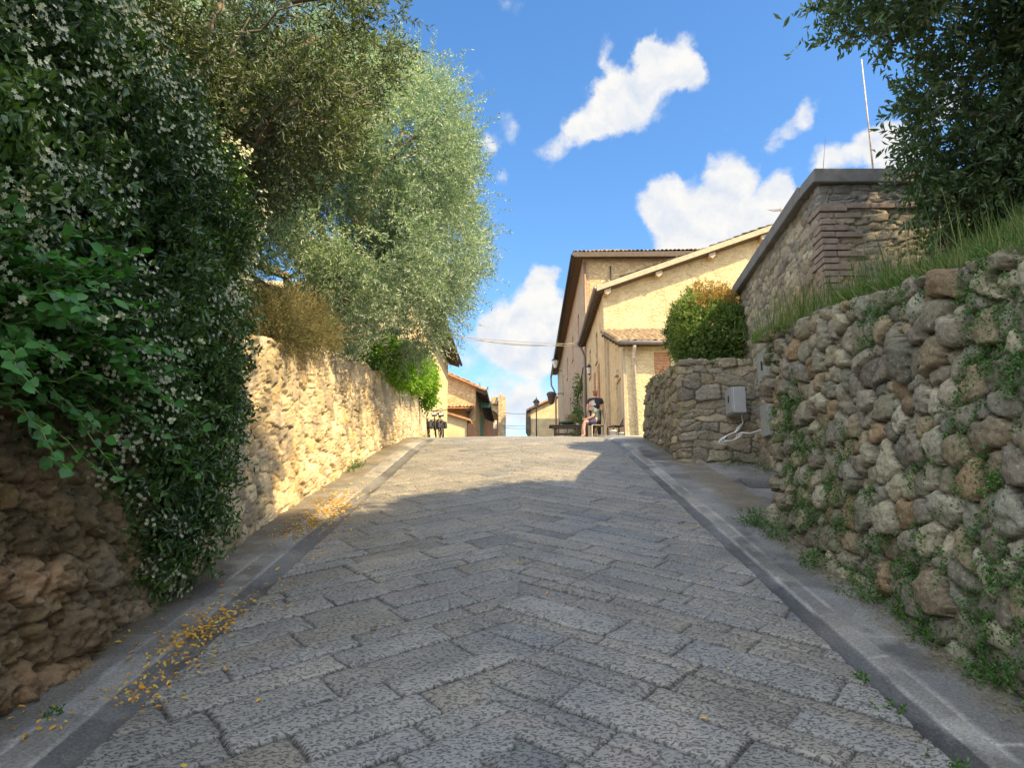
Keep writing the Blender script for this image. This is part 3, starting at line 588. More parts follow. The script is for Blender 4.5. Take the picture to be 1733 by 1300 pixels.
# -- round leaved caper bush sprawling from the wall
def sprawl(name,label,cat,org,nst,dirf,length,lw_,ll,mat,sm,seed,per=26,shape='h',sub=True):
    t=empty(name,org,label,cat); r=np.random.default_rng(seed); mb=MB(); P=[];D=[];Nn=[]
    for i in range(nst):
        d=norm(np.array(dirf(r))); o=np.array(org)+r.normal(size=3)*np.array([.08,.22,.14]); L=length*r.uniform(.5,1.1); pts=[]
        for k in range(9):
            s=k/8; q=o+d*L*s+np.array([0,0,-.22*L*s*s])+r.normal(size=3)*.012; pts.append(q)
        mb.tube(pts,[.006-.0045*k/8 for k in range(9)],5)
        for k in range(per):
            s=(k+.5)/per; f=s*8; a=int(f); q=pts[a]*(1-(f-a))+pts[min(8,a+1)]*(f-a); tt=norm(pts[min(8,a+1)]-pts[a]); sd=norm(np.cross(tt,[0,0,1]))*(1 if k%2 else -1)
            P.append(q);D.append(norm(sd+tt*.5+r.normal(size=3)*.3));Nn.append(norm(np.array([.35,-.5,.8])+r.normal(size=3)*.45))
    n=len(P); leaf_mesh('foliage',np.array(P),np.array(D),np.array(Nn),ll*r.uniform(.6,1.15,n),lw_*r.uniform(.7,1.1,n),mat,t,np.clip(r.normal(size=n)*.22+.5,0,1),shape,fold=.12)
    mb.build('stems',sm,t,True); return t
M_stem=m_flat('green_stem',(.12,.18,.05),.7,0,.2)
cp=sprawl('caper_bush','bright green round leaved bush sprawling from the lower left wall in front of the jasmine','bush',(-2.42,3.3,2.5),150,lambda r:(r.uniform(.1,.5),r.uniform(-.9,1.1),r.uniform(-.3,.8)),.8,.058,.06,ML_caper,M_stem,31,20)
for i in range(9):
    P=[];D=[];Nn=[]; c=np.array((-2.0+random.uniform(-.15,.3),3.4+random.uniform(-.5,.7),2.4+random.uniform(-.35,.35)))
    for w in range(7):
        P.append(c);D.append((random.gauss(.3,.5),random.gauss(-.5,.4),random.gauss(.3,.5)));Nn.append((random.random(),-1,.5))
    leaf_mesh('flower',np.array(P),np.array(D),np.array(Nn),.028,.02,M_petal,cp,shape='h')
# -- dry shrub on the wall top, vine hanging further on
t=empty('dry_shrub',(-2.75,7.9,3.6),'yellowish dry feathery shrub sitting on the golden wall beside the jasmine','shrub')
LD=[(-2.52,7.9,3.85,.28,.42,.33),(-2.62,7.3,3.7,.32,.36,.34),(-2.42,8.55,3.92,.2,.28,.16)]
foliage('foliage',LD,3300,16,.2,.034,.005,ML_dry,t,41,.3,.3,2,up=.5,spread=.5)
mb=MB()
for l in LD:
    for k in range(14): limb(mb,(-2.78,7.8+random.uniform(-.3,.3),3.5),(l[0]+random.gauss(0,.22),l[1]+random.gauss(0,.25),l[2]+random.gauss(.05,.22)),.008,.002,4,.15)
mb.build('stems',M_bark,t,True)
t=empty('vine',(-2.6,14.5,4.9),'fresh yellow green vine spilling over the far end of the golden wall','climbing plant')
LV=[(-2.35,13.2,4.6,.28,1.3,.3),(-2.35,15.2,4.98,.3,1.2,.36),(-2.35,16.8,5.3,.26,.8,.45),(-2.3,17.5,4.95,.16,.35,.42)]
foliage('foliage',LV,2600,7,.2,.06,.045,ML_vine,t,42,.4,.36,1.6,up=-.3,shape='h')
mb=MB()
for i in range(24): y=random.uniform(13,18.3); limb(mb,(-2.7,y,LW_T(0,y)),(-2.2+random.uniform(-.1,.1),y+random.uniform(-.3,.4),LW_T(0,y)-random.uniform(.0,.3)),.01,.003,4,.2)
mb.build('stems',M_bark,t,True)
# -- big laurels on the right
LR=[(5.1,5.5,5.6,1.15,.9,1.5),(5.6,5.0,7.2,1.6,1.2,1.6),(4.3,5.0,7.3,1.15,1.2,1.0),(3.6,4.8,6.9,.75,.9,.7),(6.4,5.6,4.8,1.8,.9,1.5),(5.2,2.5,8.4,2.0,1.2,1.3),(4.9,6.5,4.5,.55,.5,.75),(6.2,5.0,8.0,1.5,1.0,1.2),(3.0,5.0,6.05,.6,.8,.65),(3.9,5.8,5.1,.55,.6,.9),(4.35,6.25,4.55,.6,.5,.8),(5.2,6.2,4.4,.9,.7,.8)]
t=empty('laurel_tree',(5.9,5.0,3.7),'tall dark glossy laurel growing against the high garden wall','tree','dark trees on the right bank')
tree_wood((5.9,5.0,3.5),LR,t,M_bark,.17)
foliage('crown',LR,15000,15,.3,.08,.028,ML_laurel,t,51,.4,.40,1.3,up=.1,rnd=.8,shape='d')
foliage('outer_sprays',LR,420,14,.5,.085,.028,ML_laurel,t,53,.9,.3,1.3,up=.1,rnd=.6,shape='d')
LS=[(6.5,-.6,6.4,3.0,3.2,3.0),(6.2,.3,10.3,3.1,2.2,2.5),(8.4,-2.6,9.5,3.2,3.2,3.4),(7.6,-1.6,13.2,3.0,2.7,2.4),(4.2,-2.4,7.2,1.8,2.6,2.4),(5.4,-4.2,10.2,2.6,2.6,2.8),(7.0,1.8,9.4,1.8,1.1,1.5),(8.5,-5,13.0,3,3,3),(6.6,-.2,12.0,1.7,1.3,1.4),(5.6,2.8,8.2,1.5,1.1,1.2)]
t=empty('laurel_tree',(6.8,-.8,3.2),'broad dark tree at the right edge whose crown shades the near street','tree','dark trees on the right bank')
tree_wood((6.8,-.8,3.0),LS,t,M_bark,.35,6)
foliage('crown',LS,9000,16,.6,.17,.075,ML_laurel,t,52,.3,.36,.9,up=.1,rnd=.8)
foliage('outer_sprays',[(a,b,c,d*1.08,e*1.08,f*1.08) for a,b,c,d,e,f in LS],500,16,1.0,.16,.06,ML_laurel,t,54,.9,.3,1.3,up=.1,rnd=.6)
# -- clipped hedge on the low wall
t=empty('hedge',(2.9,11.5,4.1),'round clipped evergreen hedge with a red brown top above the low wall','hedge')
def hclip(p): return p[:,0]<3.46+(p[:,1]>11.3)*2
LH=[(2.97,11.55,4.78,.58,.72,.68),(3.15,11.9,4.88,.76,.78,.63),(2.8,11.3,4.45,.4,.48,.4),(3.2,11.15,4.6,.38,.36,.5)]
P,Nn=lobes_points(LH,4600,.8,61,0,1,hclip); red=(P[:,2]>5.0+.16*(vn(P[:,0]*4,P[:,1]*4,5)-.5))&(P[:,0]>2.72)
foliage('foliage',None,0,9,.09,.032,.018,ML_hedge,t,61,pts=(P[~red],Nn[~red]),up=.2,rnd=.5)
foliage('red_growth',None,0,9,.10,.032,.017,ML_hred,t,62,pts=(P[red],Nn[red]),up=.5,rnd=.5)
foliage('inner_foliage',[(a,b,c,d*.85,e*.85,f*.85) for a,b,c,d,e,f in LH],1500,8,.15,.06,.035,ML_hedge,t,63,.2,clip=hclip)
mb=MB()
for k in range(9): limb(mb,(3.0+random.uniform(-.2,.4),11.6,4.0),(3.0+random.gauss(0,.3),11.6+random.gauss(0,.3),4.9),.02,.006,5)
mb.build('stems',M_bark,t,True)
# -- grass, weeds, litter (nobody could count them)
def blades(name,P,h,w,mat,label,seed,lean=.35):
    r=np.random.default_rng(seed); n=len(P); D=norm(np.array([0,0,1.])+r.normal(size=(n,3))*lean); o=leaf_mesh(name,P,D,norm(r.normal(size=(n,3))),h*r.uniform(.4,1.3,n),w,mat,None,None,'d',fold=0,curl=.02)
    return tag(o,label,'grass',kind='stuff')
r=np.random.default_rng(9); n=60000; X=2.33+np.abs(r.normal(size=n))*.55; Y=r.uniform(.5,7.4,n); k=(fbm(X*2.2,Y*2.2,70)>.42)&(X<4.6); X=X[k];Y=Y[k]
blades('bank_grass',np.stack([X,Y,RBZ(X,Y)-.02],1),.14,.006,ML_grass,'fresh grass on the bank above the rubble wall',1)
P=[];
for i in range(70):
    y=r.uniform(1.8,7.4)**1; x=2.34+abs(r.normal())*.3
    for q in range(r.integers(10,34)): P.append((x+r.normal()*.13,y+r.normal()*.13,float(RBZ(np.array(x),np.array(y)))))
blades('tall_bank_grass',np.array(P),.36,.0045,ML_grass,'taller seeding grass stems on the right bank',2,.22)
us,pos,nrm,zb,zt=RF
P=[];D=[]
for i in range(560):
    j=r.integers(0,len(us)); 
    if pos[j,0]>2.5: continue
    f=r.random()**(1.25 if r.random()<.6 else .35); z=zb[j]+(zt[j]-zb[j])*f; 
    if vn(us[j]*1.6,z*1.6,88)<.36: continue
    L=r.integers(2,6); dn=np.array([nrm[j,0],nrm[j,1],0])
    off=(.01+.05*(zt[j]-z))
    for st in range(L*4):
        c=np.array([pos[j,0],pos[j,1],z])+dn*(off+.015)+np.array([0,1,0])*r.normal()*.035*1.3+np.array([0,0,1])*r.normal()*.05
        d=norm(dn*.8+r.normal(size=3)*.6+np.array([0,0,-.1]))
        for q in range(9):
            P.append(c+d*q*.011+np.array([0,0,-.0009*q*q])); D.append(norm(d*.4+r.normal(size=3)*.8))
P=np.array(P); D=np.array(D); tag(leaf_mesh('wall_weeds',P,D,norm(np.array([-.9,-.3,.5])+r.normal(size=P.shape)*.5),.019*r.uniform(.6,1.3,len(P)),.012,ML_weed,shape='d'),'small green ferns and weeds sprouting between the boulders','weeds',kind='stuff')
def foot_weeds(spots,seed):
    r=np.random.default_rng(seed); P=[];D=[]
    for x,y,s,n in spots:
        for st in range(n):
            c=np.array([x+r.normal()*s*.5,y+r.normal()*s,gz(y)+.0]); d=norm(r.normal(size=3)*.6+np.array([0,0,1.]))
            for q in range(10): P.append(c+d*q*.012*(s/.08)); D.append(norm(d*.3+r.normal(size=3)))
    return np.array(P),np.array(D)
P,D=foot_weeds([(2.12,6.9,.12,70),(2.15,6.4,.1,36),(2.14,5.6,.1,28),(2.16,4.9,.1,26),(2.18,4.2,.09,26),(2.2,3.75,.08,30),(1.6,3.75,.03,5),(1.6,3.45,.04,6),(1.61,3.0,.04,8),(-2.3,10.3,.1,40),(-2.32,9.9,.06,12),(3.0,10.4,.2,40),(3.2,9.9,.12,26),(-2.35,13,.1,18),(-2.3,17,.12,18),(-2.02,3.4,.03,4)],4)
tag(leaf_mesh('kerb_weeds',P,D,norm(rng.normal(size=P.shape)+np.array([0,0,1.])),.022,.011,ML_weed),'low weeds along the foot of both walls','weeds',kind='stuff')
us,pos,nrm,zb,zt=SF; P=[];D=[]
for i in range(120):
    j=rng.integers(0,len(us)); z=zb[j]+(zt[j]-zb[j])*rng.random()
    if rng.random()<.45 : z=zt[j]-.02
    if pos[j,0]>3.35 or pos[j,1]>13.8: continue
    for q in range(22): P.append(np.array([pos[j,0],pos[j,1],z])+np.append(nrm[j],0)*.04+rng.normal(size=3)*.045); D.append(rng.normal(size=3))
P=np.array(P); tag(leaf_mesh('low_wall_weeds',P,norm(np.array(D)),norm(rng.normal(size=P.shape)),.03,.016,ML_weed),'weeds rooted in the low wall below the hedge','weeds',kind='stuff')
P=[]
def lit(x,y,sx,sy,n,sl=0):
    for i in range(n):
        a=random.gauss(0,sx);b=random.gauss(0,sy); xx=x+a+sl*b; yy=y+b
        if -1.66<xx<1.6 or xx<-1.67: P.append((xx,yy,gz(yy)+.012))
lit(-1.82,4.35,.09,.26,330);lit(-1.72,3.75,.08,.15,50);lit(-1.78,3.55,.08,.09,45);lit(-1.95,7.6,.12,.55,620,-.05);lit(-2.0,6.8,.1,.3,160);lit(-2.0,3.3,.06,.08,18);lit(-1.6,4.9,.2,.5,26);lit(-2.1,4.4,.1,.7,30)
for i in range(70): y=random.uniform(2.2,12); P.append((random.uniform(-2.3,2.1),y,gz(y)+.012))
P=np.array(P); n=len(P); D=rng.normal(size=(n,3)); D[:,2]=D[:,1]*.24+rng.normal(size=n)*.15; tag(leaf_mesh('leaf_litter',P+np.array([0,0,.004]),norm(D),norm(np.array([0,-.24,1.])+rng.normal(size=(n,3))*.4),.034*rng.uniform(.5,1.2,n),.014,M_litter,shape='h'),'fallen yellow leaves along the left gutter','leaves',kind='stuff')
P=[]
for i in range(1500):
    y=random.uniform(2.5,7); P.append((random.gauss(2.14,.06),y,gz(y)+.012))
P=np.array(P); D=rng.normal(size=P.shape); D[:,2]=D[:,1]*.24; tag(leaf_mesh('dry_debris',P,norm(D),norm(np.array([0,-.2,1.])+rng.normal(size=P.shape)*.2),.022,.006,ML_dry),'dry twigs and dust at the foot of the rubble wall','debris',kind='stuff')
# ================================================================== HOUSES
def at(px,py,y):
    d=pdir(px,py); return Vector((d.x/d.y*y,y,EYE+d.z/d.y*y))
M_pl1=m_wallstone('golden_plaster_over_rubble',(.46,.34,.18),(.66,.52,.30),(.56,.45,.27),5.0,.5,.9,1.6,(.64,.50,.28))
M_pl2=m_wallstone('tan_worn_rubble',(.33,.23,.14),(.52,.39,.25),(.42,.33,.22),4.0,.25,.9,1.8,(.45,.34,.22))
M_st1=m_wallstone('golden_rubble_facing',(.46,.33,.17),(.66,.52,.29),(.45,.33,.18),4.2,0,.9,2.2)
M_st2=m_wallstone('pale_square_stone',(.48,.38,.23),(.62,.51,.32),(.36,.27,.16),3.0,0,.9,1.6)
M_plain=m_flat('ochre_plaster',(.60,.47,.27),.92,0,.26,1.6,.8)
M_tile=m_flat('terracotta_tiles',(.38,.21,.11),.9,0,.6,7,.8); M_tile2=m_flat('mossy_terracotta_tiles',(.23,.165,.10),.9,0,.65,5,.8)
M_wood=m_flat('dark_roof_timber',(.10,.075,.055),.85,0,.3,8,.4); M_soff=m_flat('pale_rake_board',(.42,.33,.22),.85,0,.25,6,.3)
M_red=m_flat('red_brown_shutter_paint',(.24,.095,.05),.7,0,.2,7,.2); M_green_p=m_flat('green_shutter_paint',(.16,.42,.30),.6,0,.15,7,.1)
M_gut=m_flat('dull_metal_gutter',(.22,.19,.17),.55,.3,.2,9,.1); M_pipe=m_flat('peeling_pale_pipe',(.50,.42,.33),.7,0,.6,16,.2); M_copper=m_flat('copper_pipe',(.30,.16,.10),.5,.4,.2,9)
M_glass=m_flat('dark_window_glass',(.03,.035,.04),.12,0,.1,3); M_iron=m_flat('dark_iron',(.04,.04,.042),.5,.6,.15,12); M_brk=m_flat('warm_brick',(.46,.24,.12),.9,0,.3,12,.5)
def grid_wall(mb,O,d,L,z0,z1,n_,th,ops):
    """wall from O along d (2D), thickness th inwards (-n_), with rectangular openings left free"""
    us=sorted({0,L,*[q for o in ops for q in o[:2]]}); zs=sorted({z0,z1,*[q for o in ops for q in o[2:4]]})
    for a,b in zip(us,us[1:]):
        run=None
        for c,e in zip(zs,zs[1:]):
            hole=any(o[0]<=a+1e-6 and b-1e-6<=o[1] and o[2]<=c+1e-6 and e-1e-6<=o[3] for o in ops)
            if hole: continue
            p=[(O[0]+d[0]*u-n_[0]*t,O[1]+d[1]*u-n_[1]*t) for u,t in ((a,0),(b,0),(b,th),(a,th))]
            mb.prism([(x,y,c) for x,y in p],(0,0,e-c))
def window(parent,O,d,n_,o,shut=None,frame_m=M_wood):
    def P(u,t,z): return (O[0]+d[0]*u-n_[0]*t,O[1]+d[1]*u-n_[1]*t,z)
    u0,u1,z0,z1=o[:4]; f=.07; mb=MB()
    for a,b,c,e in ((u0,u0+f,z0,z1),(u1-f,u1,z0,z1),(u0+f,u1-f,z0,z0+f),(u0+f,u1-f,z1-f,z1)):
        mb.prism([P(a,.12,c),P(b,.12,c),P(b,.2,c),P(a,.2,c)],(0,0,e-c))
    w=mb.build('window',frame_m,parent); mb=MB(); mb.prism([P(u0+f,.15,z0+f),P(u1-f,.15,z0+f),P(u1-f,.17,z0+f),P(u0+f,.17,z0+f)],(0,0,z1-z0-2*f)); mb.build('pane',shut or M_glass,w)
    mb=MB(); mb.prism([P(u0-.08,-.06,z0-.1),P(u1+.08,-.06,z0-.1),P(u1+.08,.14,z0-.1),P(u0-.08,.14,z0-.1)],(0,0,.095)); mb.build('sill',M_soff,w)
def tile_roof(parent,O,E,Sv,W,Ls,mat,name='roof',amp=.05,per=.22,under=.07,um=None,hs=0,he=0):
    O=Vector(O);E=Vector(E).normalized();Sv=Vector(Sv).normalized();Nn=E.cross(Sv).normalized()
    if Nn.z<0: Nn=-Nn
    a=np.arange(0,W+.001,per/6); s=[]; q=0
    while q<Ls: s+= [q,min(Ls,q+.36)]; q+=.36
    s=np.array(s); A,B=np.meshgrid(a,s,indexing='ij'); rw=np.arange(len(s))//2
    H=amp*np.abs(np.sin(np.pi*A/per))+np.where(np.arange(len(s))%2==0,.045,.0)[None]+.03*(_h((A/per).astype(int),rw[None]+0*A.astype(int),0*A.astype(int),5)-.5)+.09*(vn(A*.6,B*.6,6)-.5)
    if hs or he: A=hs*B+A*(W-(hs+he)*B)/W
    G=np.array(O)[None,None]+A[...,None]*np.array(E)+B[...,None]*np.array(Sv)+H[...,None]*np.array(Nn)
    nx,ny=A.shape; I=np.arange(nx*ny).reshape(nx,ny); F=np.stack([I[:-1,:-1],I[1:,:-1],I[1:,1:],I[:-1,1:]],-1).reshape(-1,4)
    V=G.reshape(-1,3); k=len(V); c=[O-Nn*.015,O+E*W-Nn*.015,O+E*(W-he*Ls)+Sv*Ls-Nn*.015,O+E*hs*Ls+Sv*Ls-Nn*.015]; V=np.concatenate([V,np.array(c+[p-Nn*under for p in c])])
    F=np.concatenate([F,np.array([[k,k+1,k+2,k+3],[k+7,k+6,k+5,k+4],[k,k+4,k+5,k+1],[k+1,k+5,k+6,k+2],[k+2,k+6,k+7,k+3],[k+3,k+7,k+4,k]])])
    return npmesh(name,V,F,mat,parent)
# ---- house with the gable (middle right)
hb=empty('gable_house',(3.3,29,5),'golden plastered house with a long sloping gable behind the hedge','house')
mb=MB(); zb=4.2; mb.prism([(3.3,29,zb),(16,29,zb),(16,29,13.1),(11.5,29,14.2),(3.3,29,11.28)],(0,.4,0))
O=(3.3,29.4);
opsB=[(1.6,2.5,5.2,7.7),(3.4,4.3,5.1,8.0),(2.2,3.0,9.0,10.3),(5.4,6.2,9.0,10.3)]
grid_wall(mb,O,(0,1),7.8,zb,11.2,(-1,0),.4,opsB)
mb.box(3.7,37,zb,16,37.3,11.3); mb.box(15.6,29.4,zb,16,37,13); mb.build('wall',M_pl1,hb)
for o in opsB[:2]: window(hb,O,(0,1),(-1,0),o,M_red,M_red)
for o in opsB[2:]: window(hb,O,(0,1),(-1,0),o,M_red,M_wood)
sl=Vector((8.2,0,2.92)).normalized()
tile_roof(hb,(2.93,28.55,11.33),(0,1,0),sl,9.2,9.25,M_tile2,under=.09)
tile_roof(hb,(16.4,37.75,13.0),(0,-1,0),Vector((-4.9,0,1.3)),9.2,5.0,M_tile2)
mb=MB(); mb.prism([(3.0,28.5,11.12),(11.5,28.5,14.14),(11.5,28.5,14.36),(3.0,28.5,11.34)],(0,.05,0)); mb.build('rake_board',M_soff,hb)
mb=MB(); mb.prism([(3.0,28.56,11.1),(11.5,28.56,14.12),(11.5,28.56,14.16),(3.0,28.56,11.14)],(0,.44,0)); mb.build('soffit',M_wood,hb)
for x in (3.45,5.55,7.75,9.9):
    z=11.28+(x-3.3)*.356; mb=MB(); mb.prism([(x-.13,28.62,z-.13),(x+.13,28.62,z-.05),(x+.13,28.62,z-.2),(x,28.62,z-.34),(x-.13,28.62,z-.25)],(0,.4,0)); mb.build('purlin_end',M_soff,hb)
for k in range(34): y=28.7+k*.27; mb=MB(); mb.prism([(3.02,y,11.18),(3.3,y,11.27),(3.3,y,11.15),(3.02,y,11.06)],(0,.1,0)); mb.build('rafter',M_wood,hb)
mb=MB(); mb.tube([(2.92,28.5,11.24),(2.92,37.6,11.2)],.075,8); mb.build('gutter',M_gut,hb,True)
mb=MB(); mb.tube([(2.95,37.5,11.15),(3.1,37.5,10.9),(3.22,37.45,10.5),(3.22,37.45,4.6)],.06,8); mb.build('downpipe',M_gut,hb,True)
for y in (31.0,32.8):
    mb=MB(); mb.box(3.27,y+.03,6.0,3.299,y+.52,8.7)
    for k in range(16): mb.box(3.255,y+.0,6.0+k*.17,3.269,y+.55,6.13+k*.17)
    mb.build('brick_dressing',M_brk,hb)
# porch in front of it (a separate lean-to)
pc=empty('lean_to',(3.4,24,4.5),'small lean-to with mossy tiled roof and lit front in front of the gable house','building')
mb=MB(); opsP=[(.95,1.5,6.35,7.45)]; grid_wall(mb,(3.42,24),(1,0),3.4,3.6,7.66,(0,-1),.35,opsP)
side=[(3.42,24.35,3.9),(3.42,25.3,3.9),(3.42,25.3,6.9),(3.42,26.6,6.9),(3.42,26.6,3.9),(3.42,29,3.9),(3.42,29,9.4),(3.42,24.35,7.72)]
mb.prism(side,(.3,0,0)); mb.box(6.5,24.35,3.9,6.82,29,8.2); mb.build('wall',M_pl1,pc)
mb=MB(); mb.box(3.47,25.3,3.95,3.55,26.6,6.9); mb.build('door',M_soff,pc)
mb=MB(); mb.box(4.37+.0,24.06,6.35,4.92,24.2,7.45)
for k in range(12): mb.box(4.375,24.035,6.36+k*.09,4.915,24.06,6.36+k*.09+.075)
mb.build('bricked_window',M_brk,pc)
tile_roof(pc,(3.15,23.62,7.74),(1,0,0),(0,5.35,1.85),3.9,5.7,M_tile2,amp=.06,um=None)
mb=MB(); mb.tube([(3.2,23.58,7.7),(7,23.58,7.66)],.07,8); mb.build('gutter',M_gut,pc,True)
mb=MB(); mb.tube([(3.68,23.6,7.62),(3.68,23.75,7.45),(3.68,23.9,7.3),(3.72,23.92,4.4)],.06,8)
mb.build('downpipe',M_pipe,pc,True)
mb=MB(); mb.box(3.34,24.0,3.9,3.415,24.3,7.6); mb.build('corner_strip',M_soff,pc)
mb=MB(); mb.box(3.34,28.5,3.9,3.415,28.9,9.0); mb.build('corner_strip',M_soff,pc)
mb=MB(); mb.box(3.3,25.7,7.05,3.415,26.15,7.25); mb.build('house_number_plate',M_pipe,pc)
for k in range(7): mb=MB(); mb.prism([(3.16,23.75+k*.8,7.68+k*.27),(3.42,23.75+k*.8,7.68+k*.27),(3.42,23.83+k*.8,7.71+k*.27),(3.16,23.83+k*.8,7.71+k*.27)],(0,0,-.1)); mb.build('rafter',M_wood,pc)
# ---- tall long house further up
ha=empty('tall_house',(3.28,38,6),'tallest house, long stone facade with dark overhanging hipped roof, beyond the gable house','house')
mb=MB(); zb=4.0; grid_wall(mb,(3.28,38),(1,0),11,zb,16.2,(0,-1),.45,[])
opsA=[(3,4,12.6,14.1),(8,9,12.6,14.1),(14,15,12.6,14.1),(20,21,12.6,14.1),(5,6,9,10.6),(11,12,9,10.6),(18,19,9,10.6),(8.5,9.7,5,7.5),(15,16.2,5,7.5)]
grid_wall(mb,(3.28,38.45),(0,1),29.5,zb,16.2,(-1,0),.45,opsA); mb.box(3.73,67.5,zb,14.28,67.95,16.2); mb.box(13.9,38.45,zb,14.28,67.5,16.2); mb.build('wall',M_pl2,ha)
for o in opsA: window(ha,(3.28,38.45),(0,1),(-1,0),o,M_red,M_wood)
mb=MB(); grid_wall(mb,(3.6,37.985),(1,0),10,11,15.9,(0,-1),.02,[]); mb.build('rubble_facing',M_st1,ha)
tile_roof(ha,(2.75,37.45,16.32),(1,0,0),(0,5.5,2.0),11.9,5.7,M_tile2,amp=.06,hs=.94,he=.94)
tile_roof(ha,(2.75,68.4,16.32),(0,-1,0),(5.5,0,2.0),30.9,5.8,M_tile2,amp=.06,hs=.94,he=.94)
mb=MB(); mb.box(2.72,37.42,16.02,14.6,37.52,16.28); mb.box(2.72,37.52,16.02,2.8,68.4,16.28); mb.build('fascia',M_wood,ha)
mb=MB()
mb.box(2.8,37.53,16.1,3.27,68.3,16.2); mb.box(3.28,37.53,16.1,14.5,37.97,16.2); mb.build('soffit',M_wood,ha)
mb=MB(); mb.tube([(3.36,37.9,15.9),(3.36,37.9,6)],.06,8); mb.build('downpipe',M_copper,ha,True)
mb=MB(); p=at(1033,450,37.85); mb.tube([p,(p.x,37.85,13)],.045,6); mb.build('iron_tie',M_iron,ha)
mb=MB(); mb.tube([(2.68,37.4,16.1),(2.68,68.4,15.95)],.09,8); mb.build('gutter',M_iron,ha,True)
mb=MB(); mb.tube([(2.66,68.3,15.9),(2.7,68.3,15.1),(2.95,68.3,14.6),(3.1,68.3,14.2),(3.1,68.3,6)],.08,8); mb.build('end_downpipe',M_gut,ha,True)
# ivy on it
iv=empty('ivy',(3.2,40,5.6),'green ivy climbing the shaded facade beside the two people','climbing plant')
foliage('foliage',[(3.15,40.0,8.4,.2,.7,1.9),(3.12,41.5,7.2,.2,1.3,1.5),(3.12,43.5,6.6,.15,1.3,.9)],600,7,.3,.09,.07,ML_hedge,iv,71,.3,.42,1.2,up=-.2,shape='h')
mb=MB()
for k in range(6): limb(mb,(3.2,40+k*.5,5.4),(3.2,39.8+k*.6,8.5+random.uniform(-.8,.8)),.02,.008,5)
mb.build('stems',M_bark,iv,True)
# wall lanterns and hanging planter
def lantern(px,py,y,h,label):
    p=at(px,py,y); t=empty('wall_lantern',p,label,'lantern','iron lanterns fixed to the right facades'); s=h
    mb=MB(); mb.lathe([(.10*s,-.3*s),(.24*s,.22*s),(.24*s,.24*s)],p,6); mb.build('glass',m_flat('frosted_lamp_glass',(.62,.60,.55),.3,0,.05,3),t)
    mb=MB(); mb.lathe([(.3*s,.24*s),(.12*s,.45*s),(.03*s,.6*s)],p,6); mb.build('cap',M_iron,t); mb=MB(); mb.lathe([(.12*s,-.36*s),(.12*s,-.3*s)],p,6); mb.build('base',M_iron,t)
    mb=MB(); mb.tube([p+Vector((0,0,-.36*s)),p+Vector((.1,0,-.5*s)),(3.28,y,p.z-.5*s)],.03,6); mb.build('bracket',M_iron,t,True)
lantern(940,616,60,1.15,'pale glass lantern under the dark eave at the far end of the tallest house')
lantern(997,627,35,.55,'small pale lantern on an arm above the standing person')
p=at(933,672,58); t=empty('hanging_planter',p,'dark tapered planter hanging on the far corner of the tall house','planter')
mb=MB(); mb.lathe([(.05,-.62),(.2,-.5),(.34,.12),(.4,.2),(.38,.26)],p,10); mb.build('pot',M_wood,t,True); mb=MB(); mb.lathe([(.37,.262),(.3,.36),(.1,.42)],p,10); mb.build('soil_mound',M_iron,t,True)
mb=MB(); mb.tube([p+Vector((.3,0,.25)),(3.28,58,p.z+.3)],.03,6); mb.build('bracket',M_iron,t)
# conduits / cables on the facade
def cable(name,pts,r,label,group=None,mat=None,sag=0):
    P=[Vector(p) for p in pts]
    if len(P)==2 and sag: a,b=P; P=[a.lerp(b,i/14)-Vector((0,0,sag*4*(i/14)*(1-i/14))) for i in range(15)]
    mb=MB(); mb.tube(P,r,6); return tag(mb.build(name,mat or M_iron,None,True),label,'cable',group)
cable('facade_cable',[(3.23,38.6,10.2),(3.23,44,8.9),(3.23,50,9.3),(3.23,58,8.2)],.03,'thin dark cable looping along the tall house facade')
a=(2.95,37.2,11.0)
for (x2,z2,lb) in ((777,570,'upper of the overhead wires crossing the street'),(777,574,'middle one of three overhead wires crossing the street'),(770,566,'lowest sagging wire of the three crossing the street')):
    b=at(x2,z2,34); cable('overhead_cable',[Vector(a)+Vector((0,0,(574-z2)*.03)),b],.014,lb,'wires strung between the houses',M_gut,.05 if z2!=566 else .35)
for i,(yy,lb) in enumerate(((699,'high thin wire in the sky gap beside the ruined gate'),(720,'middle thin wire in the sky gap beside the ruined gate'),(724,'lowest thin wire near the road crest in the sky gap'))):
    cable('overhead_cable',[at(852,yy,58),at(898,yy+1,69)],.02,lb,'far wires above the crest',M_gut,.05)
# ---- left plastered house
hl=empty('plastered_house',(-3.65,29,6),'ochre plastered house with dark deep eave at the end of the left wall','house')
mb=MB(); mb.box(-4.1,23.2,4,-3.65,35.2,9.75); mb.box(-12,23.2,4,-4.1,23.6,9.75); mb.box(-12,34.8,4,-4.1,35.2,9.75); mb.build('wall',M_plain,hl)
tile_roof(hl,(-3.1,22.7,9.8),(0,1,0),(-5,0,1.6),12.9,5.5,M_tile,under=.1)
for k in range(28): y=22.9+k*.46; mb=MB(); mb.prism([(-3.12,y,9.66),(-3.65,y,9.83),(-3.65,y,9.69),(-3.12,y,9.52)],(0,.12,0)); mb.build('rafter',M_wood,hl)
mb=MB(); mb.tube([(-3.04,22.7,9.72),(-3.04,35.6,9.68)],.07,8); mb.build('gutter',M_iron,hl,True)
mb=MB(); mb.tube([at(707,560,27)+Vector((0,0,.6)),at(709,600,27)],.03,6); mb.build('iron_bar',M_iron,hl)
